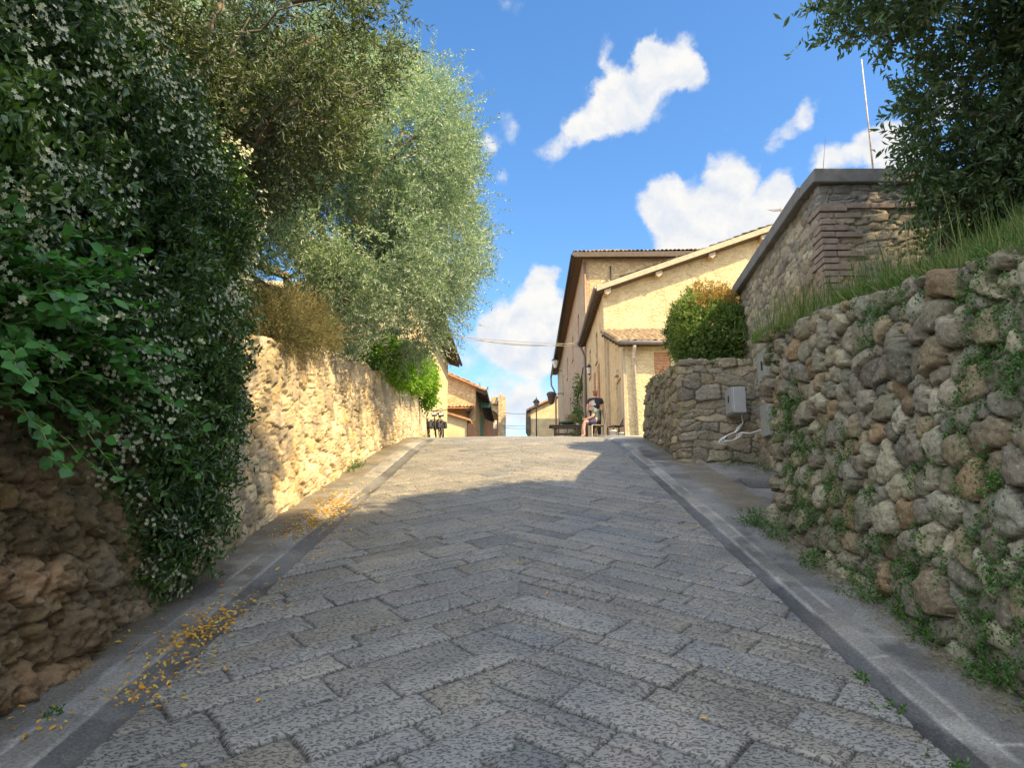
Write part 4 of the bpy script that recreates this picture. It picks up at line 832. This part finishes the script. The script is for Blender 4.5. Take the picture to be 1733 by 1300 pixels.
# ---- second left house, further on
hc=empty('stone_house',(-2.85,44,6),'stone house with sloping verge and green shutter beyond the bicycles','house')
mb=MB(); mb.prism([(-9,44,4),(-2.85,44,4),(-2.85,44,10.2),(-9,44,12.9)],(0,.4,0)); mb.build('gable_wall',M_st1,hc)
mb=MB(); grid_wall(mb,(-2.85,44.4),(0,1),11,4,9.9,(1,0),.4,[(5.2,6.2,7.3,9.3)]); mb.build('street_wall',M_plain,hc)
window(hc,(-2.85,44.4),(0,1),(1,0),(5.2,6.2,7.3,9.3))
mb=MB(); 
for k in range(2):
    y=49.55+k*1.02-.5; mb.box(-2.84,y,7.3,-2.76,y+.46,9.3)
    for j in range(18): mb.box(-2.76,y+.04,7.36+j*.107,-2.74,y+.42,7.36+j*.107+.05)
mb.build('shutter',M_green_p,hc); q0=at(829,690,47); mb=MB(); mb.box(-2.84,47,q0.z,q0.x,47.06,9.72)
for j in range(11): mb.box(-2.78,46.975,q0.z+.06+j*.11,q0.x-.06,46.998,q0.z+.11+j*.11)
mb.build('shutter',M_green_p,hc)
tile_roof(hc,(-2.2,43.6,10.0),(0,1,0),(-6.5,0,2.86),12.2,7.4,M_tile,under=.12)
for k in range(20): y=43.8+k*.6; mb=MB(); mb.prism([(-2.25,y,9.86),(-2.85,y,10.1),(-2.85,y,9.95),(-2.25,y,9.7)],(0,.14,0)); mb.build('rafter',M_wood,hc)
mb=MB(); mb.box(-2.2,43.58,9.72,-2.15,55.7,9.95); mb.build('fascia',M_wood,hc)
tile_roof(hc,(-8,43.1,8.82),(1,0,0),(0,.88,.33),5.05,.95,M_tile,name='canopy',under=.08)
mb=MB(); mb.box(-3.35,43.75,8.0,-3.2,43.98,8.85); mb.box(-3.4,43.2,8.62,-3.15,43.98,8.74); mb.build('canopy_bracket',M_wood,hc)
mb=MB(); p=at(813,672,46); mb.tube([p+Vector((0,0,-1)),at(812,648,46)],.02,5); q=at(826,655,48); mb.tube([q+Vector((-.12,0,-.3)),q],.04,5); mb.build('antenna',M_iron,hc)
# small outbuilding in front of it
ob=empty('outbuilding',(-3.1,40,6),'low outbuilding with slanting tile verge and dark side roof by the bicycles','building')
mb=MB(); mb.prism([(-8,40,4.5),(-3.05,40,4.5),(-3.05,40,7.55),(-3.3,40,7.62),(-8,40,9.1)],(0,2.6,0)); mb.build('wall',M_plain,ob)
mb=MB(); mb.prism([(-8.1,39.8,9.14),(-2.85,39.8,7.50),(-2.85,39.8,7.62),(-8.1,39.8,9.26)],(0,3.0,0)); mb.build('roof',M_tile,ob)
mb=MB(); mb.prism([(-3.02,39.9,7.45),(-2.72,39.9,7.35),(-2.35,39.9,6.55),(-2.42,39.9,6.35),(-2.62,39.9,6.4),(-2.8,39.9,6.0),(-3.02,39.9,6.05)],(0,2.4,0)); mb.build('side_awning',m_flat('dark_brown_cloth',(.09,.05,.035),.9,0,.2,5),ob)
mb=MB(); mb.box(-2.75,40.4,4.8,-2.65,40.5,6.5); mb.box(-2.5,41.8,4.8,-2.42,41.9,6.6); mb.build('post',M_wood,ob)
# ruined gate
g_=empty('stone_gate',(-2.2,60,5),'pale ruined stone gate tower with an arch at the end of the street','gate tower')
c0=Vector((-4.3,60,9.3)); mb=MB()
def arch(mb,cx,w,zs,z0,z1,xl,xr,y,th,n=14):
    mb.box(cx+w,y,z0,xr,y+th,z1)
    if xl<cx-w: mb.box(xl,y,z0,cx-w,y+th,z1)
    for i in range(n):
        a0=math.pi*i/n;a1=math.pi*(i+1)/n; p=[(cx+w*math.cos(a0),y,zs+w*math.sin(a0)),(cx+w*math.cos(a1),y,zs+w*math.sin(a1))]
        mb.prism([p[0],p[1],(p[1][0],y,z1),(p[0][0],y,z1)],(0,th,0))
arch(mb,-2.75,.82,10.7,4.5,12.25,-5.5,-1.93,60.6,.9)
mb.build('arch_wall',M_st2,g_)
mb=MB(); mb.box(-2.02,60,4.5,-1.45,62,12.6); mb.box(-1.98,60.1,12.6,-1.72,61.6,12.78); mb.box(-1.66,60.3,12.6,-1.5,61.9,12.7); mb.build('tower',M_st2,g_,bevel=.03)
mb=MB(); mb.box(-2.6,60.3,11.95,-2.1,60.9,12.6); mb.build('turret',M_st2,g_,bevel=.05)
mb=MB(); mb.box(-3.57,61.9,4.5,-1.95,62.0,11.7); mb.build('inner_wall',m_flat('reddish_brick_wall',(.34,.20,.12),.9,0,.2,4,.4),g_)
p=at(838,717,59.5); mb=MB(); t=empty('white_sign',p,'small pale round topped sign under the gate arch','sign')
mb.box(p.x-.14,59.45,p.z-.45,p.x+.14,59.5,p.z+.25); mb.build('panel',M_pipe,t,bevel=.02); mb=MB(); mb.tube([(p.x,59.5,4.7),(p.x,59.5,p.z-.4)],.03,6); mb.build('post',M_gut,t)
# ---- far shed on the right of the crest
sh=empty('shed',(1.5,70,4.5),'small pale ochre house with dark side wall at the far end, behind the street lamp','house')
a=at(898,695,70);b=at(945,672,70); 
mb=MB(); mb.prism([(a.x,70,3.5),(b.x,70,3.5),(b.x,70,b.z),(a.x,70,a.z)],(0,4,0)); mb.build('wall',M_plain,sh)
mb=MB(); d=Vector((a.x-.42,70,a.z-.12)); e=Vector((b.x+.1,70,b.z+.08)); mb.prism([(d.x,69.6,d.z),(e.x,69.6,e.z),(e.x,69.6,e.z+.18),(d.x,69.6,d.z+.18)],(0,4.8,0)); mb.build('roof',M_tile,sh)
mb=MB(); q=at(893.5,693,69.9); mb.prism([(d.x-.02,69.9,d.z-.02),(a.x-.01,69.9,a.z-.05),(a.x-.01,69.9,a.z-2.2),(d.x-.05,69.9,d.z-1.7)],(0,3,0)); mb.build('side_shutter',M_wood,sh)
mb=MB(); mb.tube([(d.x,69.8,d.z-1.7),(d.x+.1,69.8,d.z-2.3),(a.x-.06,69.8,d.z-2.5),(a.x-.06,69.8,4)],.05,6); mb.build('downpipe',M_iron,sh,True)
# street lamp
p=at(908,738,50); zt_=at(908,672,50).z; t=empty('street_lamp',(p.x,50,gz(50)),'slender iron street lamp with lantern head in front of the far ochre house','street lamp')
mb=MB(); mb.lathe([(.12,0),(.12,.3),(.06,.5),(.045,3),(.035,zt_-gz(50)-.75)],(p.x,50,gz(50)),8); mb.build('pole',M_iron,t,True)
mb=MB(); h=zt_-.75; mb.lathe([(.09,0),(.2,.38)],(p.x,50,h),6); mb.build('lamp_glass',M_gut,t); mb=MB(); mb.lathe([(.26,.38),(.12,.56),(.04,.6),(.02,.75)],(p.x,50,h),6); mb.build('lamp_cap',M_iron,t)
# ---- antennas over the high wall
def pole(name,p0,p1,r,label,mat,bars=0):
    t=empty(name,p0,label,'antenna','antennas standing up behind the high garden wall'); mb=MB(); mb.tube([p0,p1],[r,r*.6],6); mb.build('mast',mat,t,True); return t
pole('mast',at(1479,300,9.3),at(1458,100,9.3),.013,'tall thin pale mast rising behind the high garden wall',M_pipe)
t=pole('mast',at(1392,300,9.5),at(1397,232,9.5),.004,'hair thin dark rod standing left of the pale mast',M_iron)
b0=at(1318,400,33); t=pole('tv_antenna',b0,at(1322,350,33),.03,'comb shaped television antenna on the gable house roof',M_gut)
mb=MB(); c=at(1321,356,33); mb.tube([c+Vector((-.5,-.2,-.1)),c+Vector((.25,.2,.12))],.02,5)
for k in range(6): q=c+Vector((-.5+.14*k,-.2+.07*k,-.1+.04*k)); mb.tube([q+Vector((-.1,.25,.16)),q+Vector((.1,-.25,-.16))],.012,5)
mb.build('elements',M_gut,t)
# ---- meter box on the low wall
M_box=m_flat('grey_metal_box',(.36,.37,.38),.45,.2,.08,6,.05)
bx=empty('meter_box',(3.05,10.4,3.4),'grey metal utility box where the low wall meets the high wall','utility box')
mb=MB(); mb.box(2.95,10.24,3.23,3.13,10.66,3.60); mb.build('cabinet',M_box,bx,bevel=.012)
mb=MB(); mb.box(2.936,10.26,3.25,2.949,10.60,3.585); lo=mb.build('door',M_box,bx,bevel=.004); mb=MB(); mb.box(2.925,10.40,3.40,2.935,10.43,3.47); mb.lathe([(.018,0),(.018,.01)],(2.936,10.415,3.48),10,Matrix.Rotation(R(-90),3,'Y')); mb.build('lock',M_iron,lo)
bp=empty('junction_panel',(3.34,9.95,3.4),'tall narrow grey cover plate on the high wall beside the utility box','panel')
mb=MB(); mb.box(3.27,9.75,3.62,3.33,10.1,4.02); mb.build('plate',m_flat('grey_green_plate',(.27,.28,.26),.7,0,.15,8,.2),bp,bevel=.006); mb=MB(); mb.box(3.27,9.8,2.86,3.33,10.12,3.28); mb.build('plate',MATS['grey_green_plate'],bp,bevel=.006); mb=MB(); mb.box(3.255,9.88,3.76,3.268,9.91,3.88); mb.build('slot',M_iron,bp)
M_white=m_flat('white_cable_sheath',(.62,.62,.60),.5,0,.08,6)
cb=empty('cable_bundle',(3.0,10.3,3.0),'loose coil of thick white cables hanging under the utility box','cable')
for k in range(3):
    pts=[(3.1,10.4,3.24),(3.1,10.36,3.1),(3.0,10.3,3.02-.02*k)]+[(2.93+.13*math.cos(a)-.03*k,10.3+.02*k,2.9+.05*math.sin(a)+.045*math.cos(a)-.015*k) for a in np.linspace(1.2,6.6,14)]+[(3.06,10.28,2.95),(3.15,10.2,2.93),(3.3,10.1,2.98)]
    mb=MB(); mb.tube(pts,.009,7); mb.build('cable',M_white,cb,True)
# ================================================================== BICYCLES
M_tyre=m_flat('black_rubber',(.025,.025,.027),.8,0,.2,20); M_bag=m_flat('black_pannier_cloth',(.035,.036,.04),.8,0,.25,12,.3); M_refl=m_flat('white_reflective_panel',(.6,.6,.58),.4,0,.05,5); M_alu=m_flat('dull_alloy',(.35,.35,.36),.35,.8,.1,8)
def ring(r,rt,cy,cz,seg=28):
    m=MB(); n=8; vs=[];fs=[]
    for i in range(seg):
        a=2*math.pi*i/seg
        for k in range(n):
            b=2*math.pi*k/n; q=r+rt*math.cos(b); vs.append((rt*math.sin(b),cy+q*math.cos(a),cz+q*math.sin(a)))
    for i in range(seg):
        for k in range(n): fs.append((i*n+k,((i+1)%seg)*n+k,((i+1)%seg)*n+(k+1)%n,i*n+(k+1)%n))
    m.add(vs,fs); return m
def bicycle():
    t=empty('bicycle',(0,0,0),'black touring bicycle nearest the street, loaded with bulging black panniers','bicycle','touring bicycles against the plastered house')
    for cy in (0,1.05):
        w=ring(.33,.024,cy,.35).build('wheel',M_tyre,t,True); rm=ring(.30,.008,cy,.35)
        for k in range(16): a=k*math.pi/8; rm.tube([(0,cy,.35),(0,cy+.3*math.cos(a),.35+.3*math.sin(a))],.0018,4,False)
        rm.build('rim',M_alu,w,True)
    mb=MB(); bb=(0,.62,.28); st=(0,.80,.78); hd=(0,.16,.82)
    for a,b in ((bb,st),(bb,(0,.14,.70)),(st,hd),(bb,(.04,1.05,.35)),(bb,(-.04,1.05,.35)),(st,(.05,1.05,.35)),(st,(-.05,1.05,.35)),((0,.10,.64),(0,.17,.92)),((.05,.10,.64),(.05,0,.35)),((-.05,.10,.64),(-.05,0,.35)),((-.05,.1,.64),(.05,.1,.64))): mb.tube([a,b],.016,7)
    mb.tube([st,(0,.83,.92)],.013,6); mb.build('frame',M_iron,t,True)
    mb=MB(); mb.tube([(-.31,.26,1.04),(-.27,.12,1.05),(0,.15,1.0),(.27,.12,1.05),(.31,.26,1.04)],.017,7); mb.tube([(0,.17,.9),(0,.15,.98)],.016,6); mb.build('handlebar',M_iron,t,True)
    mb=MB(); mb.lathe([(.09,0),(.1,.03),(.03,.06)],(0,.87,.92),10); mb.box(-.03,.68,.93,.03,.85,.96); mb.build('saddle',M_tyre,t,True)
    mb=MB(); mb.box(-.07,.9,.72,.07,1.35,.735); mb.build('rack',M_iron,t)
    for sx in (-1,1):
        for y0,z0,h in ((.88,.40,.30),(-.12,.36,.26)):
            mb=MB(); mb.box(sx*.07,y0,z0,sx*.18,y0+.32,z0+h) if sx>0 else mb.box(-.18,y0,z0,-.07,y0+.32,z0+h); mb.build('pannier',M_bag,t,bevel=.04)
    mb=MB(); mb.box(-.1,-.1,.80,.1,.05,.95); mb.build('handlebar_bag',M_bag,t,bevel=.03); mb=MB(); mb.box(-.075,-.115,.86,.075,-.101,.93); mb.build('map_case',M_refl,t)
    mb=MB(); mb.box(-.025,.56,.26,.025,.68,.3); mb.tube([(-.09,.62,.16),(.09,.62,.40)],.012,6); mb.build('crank',M_alu,t); return t
b1=bicycle()
def dup(root,label):
    r=root.copy(); COL.objects.link(r); r['label']=label
    for ch in [o for o in bpy.data.objects if o.parent==root]:
        c=ch.copy(); COL.objects.link(c); c.parent=r
        for g2 in [o for o in bpy.data.objects if o.parent==ch]: d=g2.copy(); COL.objects.link(d); d.parent=c
    return r
b2=dup(b1,'black touring bicycle on the left, leaning against the plastered house wall')
b3=dup(b1,'black touring bicycle in the middle of the three at the plastered house')
for o,x,y,rz,tl in ((b1,-2.86,26.3,.20,-.12),(b3,-3.07,26.0,.12,-.10),(b2,-3.33,25.7,.05,-.12)): o.location=(x,y,gz(y)+.02); o.rotation_euler=(R(6.7),tl,rz)
# ================================================================== PEOPLE AND THINGS AT THE CREST
def skin(name,V,Ed,mat,parent,sub=2,root=0):
    me=bpy.data.meshes.new(name); me.from_pydata([v[:3] for v in V],Ed,[]); o=link(name,me,mat,parent)
    m=o.modifiers.new('skin','SKIN'); m.use_smooth_shade=True; m.branch_smoothing=.4
    for i,v in enumerate(V):
        sv=me.skin_vertices[0].data[i]; r_=v[3] if not isinstance(v[3],tuple) else v[3]; sv.radius=r_ if isinstance(r_,tuple) else (r_,r_); sv.use_root=(i==root)
    u=o.modifiers.new('s','SUBSURF'); u.levels=sub; u.render_levels=sub; return o
M_skin=m_flat('sun_pinked_skin',(.50,.27,.20),.6,0,.08,20); M_skin2=m_flat('fair_skin',(.50,.31,.22),.6,0,.08,20)
M_shirt=m_flat('grey_green_shirt',(.11,.15,.125),.9,0,.15,12,.3); M_short=m_flat('navy_shorts',(.045,.05,.10),.9,0,.15,12,.3); M_black=m_flat('black_cloth',(.022,.02,.026),.9,0,.2,10,.3)
M_hairw=m_flat('white_hair',(.45,.42,.38),.8,0,.15,60,.5); M_hairr=m_flat('auburn_hair',(.26,.10,.05),.7,0,.2,60,.5); M_eye=m_flat('dark_eye',(.03,.02,.02),.3,0,.1,5); M_shoe=m_flat('brown_shoe',(.08,.05,.035),.7,0,.2,10)
def hand(V,E,w,d,side,curl):
    """palm, four unequal fingers and a thumb as chains from wrist vertex index w"""
    p=Vector(V[w][:3]); d=Vector(d).normalized(); sd=Vector(side).normalized(); n=d.cross(sd).normalized()*curl
    q=p+d*.05; V.append((*q,.026)); E.append((w,len(V)-1)); pm=len(V)-1
    for k,(o,l) in enumerate(((-.032,.07),(-.011,.08),(.011,.074),(.032,.058))):
        a=q+d*.035+sd*o; b=a+(d*.8+n*.5).normalized()*l*.5; c=b+(d*.4+n).normalized()*l*.45
        for x,r_ in ((a,.0095),(b,.0085),(c,.007)): V.append((*x,r_)); E.append((pm if x is a else len(V)-2,len(V)-1))
    a=p+d*.03-sd*.035; b=a+(d*.7-sd*.6+n*.4).normalized()*.035; c=b+(d+n*.4).normalized()*.028
    for x,r_ in ((a,.011),(b,.010),(c,.008)): V.append((*x,r_)); E.append((pm if x is a else len(V)-2,len(V)-1))
def face(hc,fw,parent):
    hc=Vector(hc); fw=Vector(fw).normalized(); sd=fw.cross(Vector((0,0,1))).normalized(); up=sd.cross(fw)
    for s_ in (-1,1):
        m=MB(); m.lathe([(.002,-.008),(.0085,-.003),(.0085,.003),(.002,.008)],hc+fw*.088+sd*.032*s_+up*.008,8); m.build('eye',M_eye,parent,True)
# seated elderly person, side on, facing the table
gzp=gz(24.7)+.02; O_=(2.50,24.7,gzp)
sp_=empty('person',O_,'elderly person with white hair and bare pink legs seated sideways on a chair, head bowed','person','people sitting and standing outside the houses')
def rel(V,o): return [(v[0]+o[0],v[1]+o[1],v[2]+o[2],v[3]) for v in V]
V=[(0,0,.54,.14),(-.03,0,.72,.14),(-.07,0,.92,.145),(-.13,0,1.05,.06),(-.17,0,1.11,(.07,.08)),(-.19,0,1.19,(.085,.095)),(-.18,0,1.26,.07),(-.275,0,1.165,.014)]
E_=[(0,1),(1,2),(2,3),(3,4),(4,5),(5,6),(5,7)]
for s_ in (-1,1):
    b=len(V); V+=[(-.09,.10*s_,.54,.1),(-.43,.13*s_,.55,.065),(-.47,.13*s_,.30,.052),(-.44-.05*(s_>0),.13*s_,.10,.036),(-.56,.14*s_,.045,.035),(-.08,.17*s_,.96,.065),(-.16,.23*s_,.70,.043),(-.36,.14*s_,.635,.03)]
    E_+=[(0,b),(b,b+1),(b+1,b+2),(b+2,b+3),(b+3,b+4),(2,b+5),(b+5,b+6),(b+6,b+7)]
    ear=len(V); V.append((-.17,.095*s_,1.18,.02)); E_.append((5,ear))
    hand(V,E_,b+7,(-1,-.2*s_,-.15),(0,1,0),-1)
skin('body',rel(V,O_),E_,M_skin,sp_); 
V=[(.01,0,.54,.17),(-.02,0,.72,.172),(-.06,0,.92,.172),(-.10,0,1.02,.085)]; E_=[(0,1),(1,2),(2,3)]
for s_ in (-1,1): b=len(V); V+=[(-.07,.18*s_,.95,.08),(-.12,.225*s_,.80,.065)]; E_+=[(2,b),(b,b+1)]
skin('shirt',rel(V,O_),E_,M_shirt,sp_,2)
V=[(.02,0,.53,.155)]; E_=[]
for s_ in (-1,1): b=len(V); V+=[(-.1,.1*s_,.54,.115),(-.34,.125*s_,.555,.088)]; E_+=[(0,b),(b,b+1)]
skin('shorts',rel(V,O_),E_,M_short,sp_,2)
skin('hair',rel([(-.13,0,1.20,.088),(-.155,0,1.26,.085),(-.115,0,1.13,.05)],O_),[(0,1),(0,2)],M_hairw,sp_,2)
for s_ in (-1,1): skin('shoe',rel([(-.43-.05*(s_>0),.13*s_,.05,.045),(-.52,.14*s_,.035,.04),(-.61,.14*s_,.03,.03)],O_),[(0,1),(1,2)],M_shoe,sp_,2)
face((O_[0]-.19,O_[1],O_[2]+1.18),(-1,0,-.3),sp_)
# standing person in black seen from behind
O2=(2.52,25.35,gz(25.35)+.02); pp=empty('person',O2,'person in a black top with auburn hair standing behind the seated one','person','people sitting and standing outside the houses')
V=[(0,0,.92,.15),(0,0,1.1,.135),(0,-.03,1.32,(.19,.14)),(0,-.01,1.43,.065),(0,.03,1.50,.075),(0,.03,1.57,.08),(0,.02,1.63,.06),(0,.125,1.55,.014)]; E_=[(0,1),(1,2),(2,3),(3,4),(4,5),(5,6),(5,7)]
for s_ in (-1,1):
    b=len(V); V+=[(.1*s_,0,.88,.1),(.11*s_,.01,.5,.065),(.11*s_,-.01,.1,.042),(.12*s_,.13,.045,.036),(.2*s_,-.02,1.36,.07),(.27*s_,.0,1.08,.045),(.27*s_,.08,.84,.03)]
    E_+=[(0,b),(b,b+1),(b+1,b+2),(b+2,b+3),(2,b+4),(b+4,b+5),(b+5,b+6)]; e_=len(V); V.append((.085*s_,.03,1.55,.018)); E_.append((5,e_)); hand(V,E_,b+6,(0,.2,-1),(0,1,0.2),s_)
skin('body',rel(V,O2),E_,M_skin2,pp)
V=[(0,0,.95,.165),(0,0,1.12,.16),(0,-.03,1.32,(.21,.155)),(0,-.02,1.42,.09)]; E_=[(0,1),(1,2),(2,3)]
for s_ in (-1,1): b=len(V); V+=[(.2*s_,-.02,1.36,.085),(.245*s_,-.01,1.18,.07)]; E_+=[(2,b),(b,b+1)]
skin('top',rel(V,O2),E_,M_black,pp); V=[(0,0,.92,.165)]; E_=[]
for s_ in (-1,1): b=len(V); V+=[(.1*s_,0,.86,.12),(.11*s_,.01,.5,.085),(.11*s_,-.01,.12,.06)]; E_+=[(0,b),(b,b+1),(b+1,b+2)]
skin('trousers',rel(V,O2),E_,M_black,pp); skin('hair',rel([(0,.005,1.57,.085),(0,-.02,1.62,.08),(0,-.05,1.49,.055)],O2),[(0,1),(0,2)],M_hairr,pp)
for s_ in (-1,1): skin('shoe',rel([(.11*s_,-.01,.05,.045),(.12*s_,.09,.035,.042),(.12*s_,.17,.03,.03)],O2),[(0,1),(1,2)],M_shoe,pp,2)
face((O2[0],O2[1]+.03,O2[2]+1.56),(0,1,0),pp)
# chairs
M_wd=m_flat('weathered_dark_wood',(.11,.08,.055),.8,0,.35,14,.3); M_pale=m_flat('pale_wood',(.42,.34,.24),.8,0,.25,14,.3)
def chair(name,x,y,rz,mat,label,lean=.12,group=None,sw_=.42,slats=5,seat=.45,bh=.9):
    t=empty(name,(x,y,gz(y)+.01),label,'chair',group,rz); m0=Matrix.Translation(t.location)@Matrix.Rotation(rz,4,'Z'); h=sw_/2
    mb=MB()
    for k in range(5): mb.box(-h,-h+k*sw_/5+.005,seat-.02,h,-h+(k+1)*sw_/5-.005,seat,m0)
    mb.build('seat',mat,t,bevel=.003)
    for sx in (-1,1):
        for sy in (-1,1):
            mb=MB(); mb.box(sx*h-.018,sy*h-.018,0,sx*h+.018,sy*h+.018,seat-.021,m0); mb.build('leg',mat,t)
    mb=MB()
    for sx in (-1,1): mb.prism([m0@Vector((sx*h-.018,h,seat)),m0@Vector((sx*h+.018,h,seat)),m0@Vector((sx*h+.018,h+.03,seat)),m0@Vector((sx*h-.018,h+.03,seat))],m0.to_3x3()@Vector((0,lean,bh-seat)))
    for k in range(slats):
        f=(k+.6)/slats; z=seat+(bh-seat)*f; mb.box(-h+.02,h+lean*f-.002,z-.025,h-.02,h+lean*f+.018,z+.02,m0)
    mb.build('backrest',mat,t); return t
chair('cafe_chair',2.52,24.7,R(-90),M_pale,'pale wooden chair carrying the seated elderly person',.08)
chair('slatted_chair',3.12,24.55,R(-70),M_wd,'empty dark slatted folding chair leaning back beside the lean-to wall',.3,None,.42,6,.42,.95)
for x,lb,rr in ((2.95,'larger white pot on the ground beside the empty slatted chair',.11),(3.22,'smaller white pot close to the lean-to wall',.08)):
    y=24.05; t=empty('flower_pot',(x,y,gz(y)+.01),lb,'pot','white pots by the slatted chair'); mb=MB(); mb.lathe([(rr*.7,0),(rr,rr*2.1),(rr*1.08,rr*2.1),(rr*1.08,rr*2.4),(rr*.9,rr*2.4),(rr*.88,rr*2.2)],t.location,14); mb.build('pot',M_white,t,True)
    mb=MB(); mb.lathe([(rr*.86,rr*2.22),(rr*.4,rr*2.3)],t.location,12); mb.build('soil',M_wd,t)
# long dark table with things on it, bench in front
y=31.5; zt0=at(960,719,y).z; zg=gz(y)+.01; x0,x1=at(930,719,y).x,at(987,719,y).x
t=empty('trestle_table',((x0+x1)/2,y,zg),'long dark wooden table standing before the tall house facade','table'); mb=MB()
for k in range(5): mb.box(x0,y+k*.16,zt0-.05,x1,y+k*.16+.15,zt0)
mb.build('table_top',M_wd,t,bevel=.005)
for sx in (x0+.25,x1-.25):
    for q in (0,1): mb=MB(); mb.prism([(sx-.04,y+.08+q*.55,zt0-.052),(sx+.04,y+.08+q*.55,zt0-.052),(sx+.04,y+.12+q*.45,zg),(sx-.04,y+.12+q*.45,zg)],(0,.05,0)); mb.build('leg',M_wd,t)
mb=MB(); mb.box(x0+.25,y+.36,zg+.25,x1-.25,y+.41,zg+.33); mb.build('stretcher',M_wd,t)
t=empty('bench',((x0+x1)/2,y-.6,zg),'low dark bench in front of the long table','bench'); mb=MB(); mb.box(x0+.1,y-.75,zg+.40,x1-.1,y-.45,zg+.45); mb.build('seat',M_wd,t,bevel=.004)
for sx in (x0+.35,x1-.35): mb=MB(); mb.box(sx-.03,y-.72,zg,sx+.03,y-.48,zg+.398); mb.build('leg',M_wd,t)
def thing_on(name,cat,label,x,prof,mat,yy=y+.35,extra=None):
    o=MB().lathe(prof,(x,yy,zt0),12).build(name,mat,None,True); return tag(o,label,cat)
thing_on('serving_bowl','bowl','wide dark green bowl in the middle of the long table',x0+.78,[(.1,0),(.3,.1),(.34,.17),(.30,.165),(.1,.03)],m_flat('dark_green_glaze',(.04,.09,.07),.3,0,.1,6))
thing_on('bottle','bottle','brown bottle on the left half of the long table',x0+.45,[(.04,0),(.04,.17),(.015,.22),(.015,.29),(.005,.29)],m_flat('brown_glass',(.10,.04,.02),.2,0,.1,6))
thing_on('mug','mug','white mug on the right end of the long table',x1-.22,[(.04,0),(.045,.11),(.04,.11),(.036,.02)],M_white)
t=empty('potted_plant',(x0+.98,y+.55,zt0),'straggly potted plant standing at the back of the long table','plant'); mb=MB(); mb.lathe([(.08,0),(.12,.16),(.13,.18),(.1,.18)],t.location,12); mb.build('pot',M_brk,t,True)
foliage('foliage',[(x0+.98,y+.55,zt0+.32,.22,.2,.16)],110,7,.16,.05,.03,ML_dry,t,81,.3,up=.4); mb=MB()
for k in range(6): limb(mb,(x0+.98,y+.55,zt0+.15),(x0+.98+random.gauss(0,.12),y+.55+random.gauss(0,.1),zt0+.36),.006,.003,4)
mb.build('stems',M_bark,t)
cable('hose',[(1.75,16.9,gz(16.9)+.02),(2.0,16.0,gz(16)+.02),(2.3,15.3,gz(15.3)+.02),(2.62,15.5,gz(15.5)+.02),(3.0,16.5,gz(16.5)+.02)],.014,'thin white hose lying across the kerb at the crest',mat=M_white)
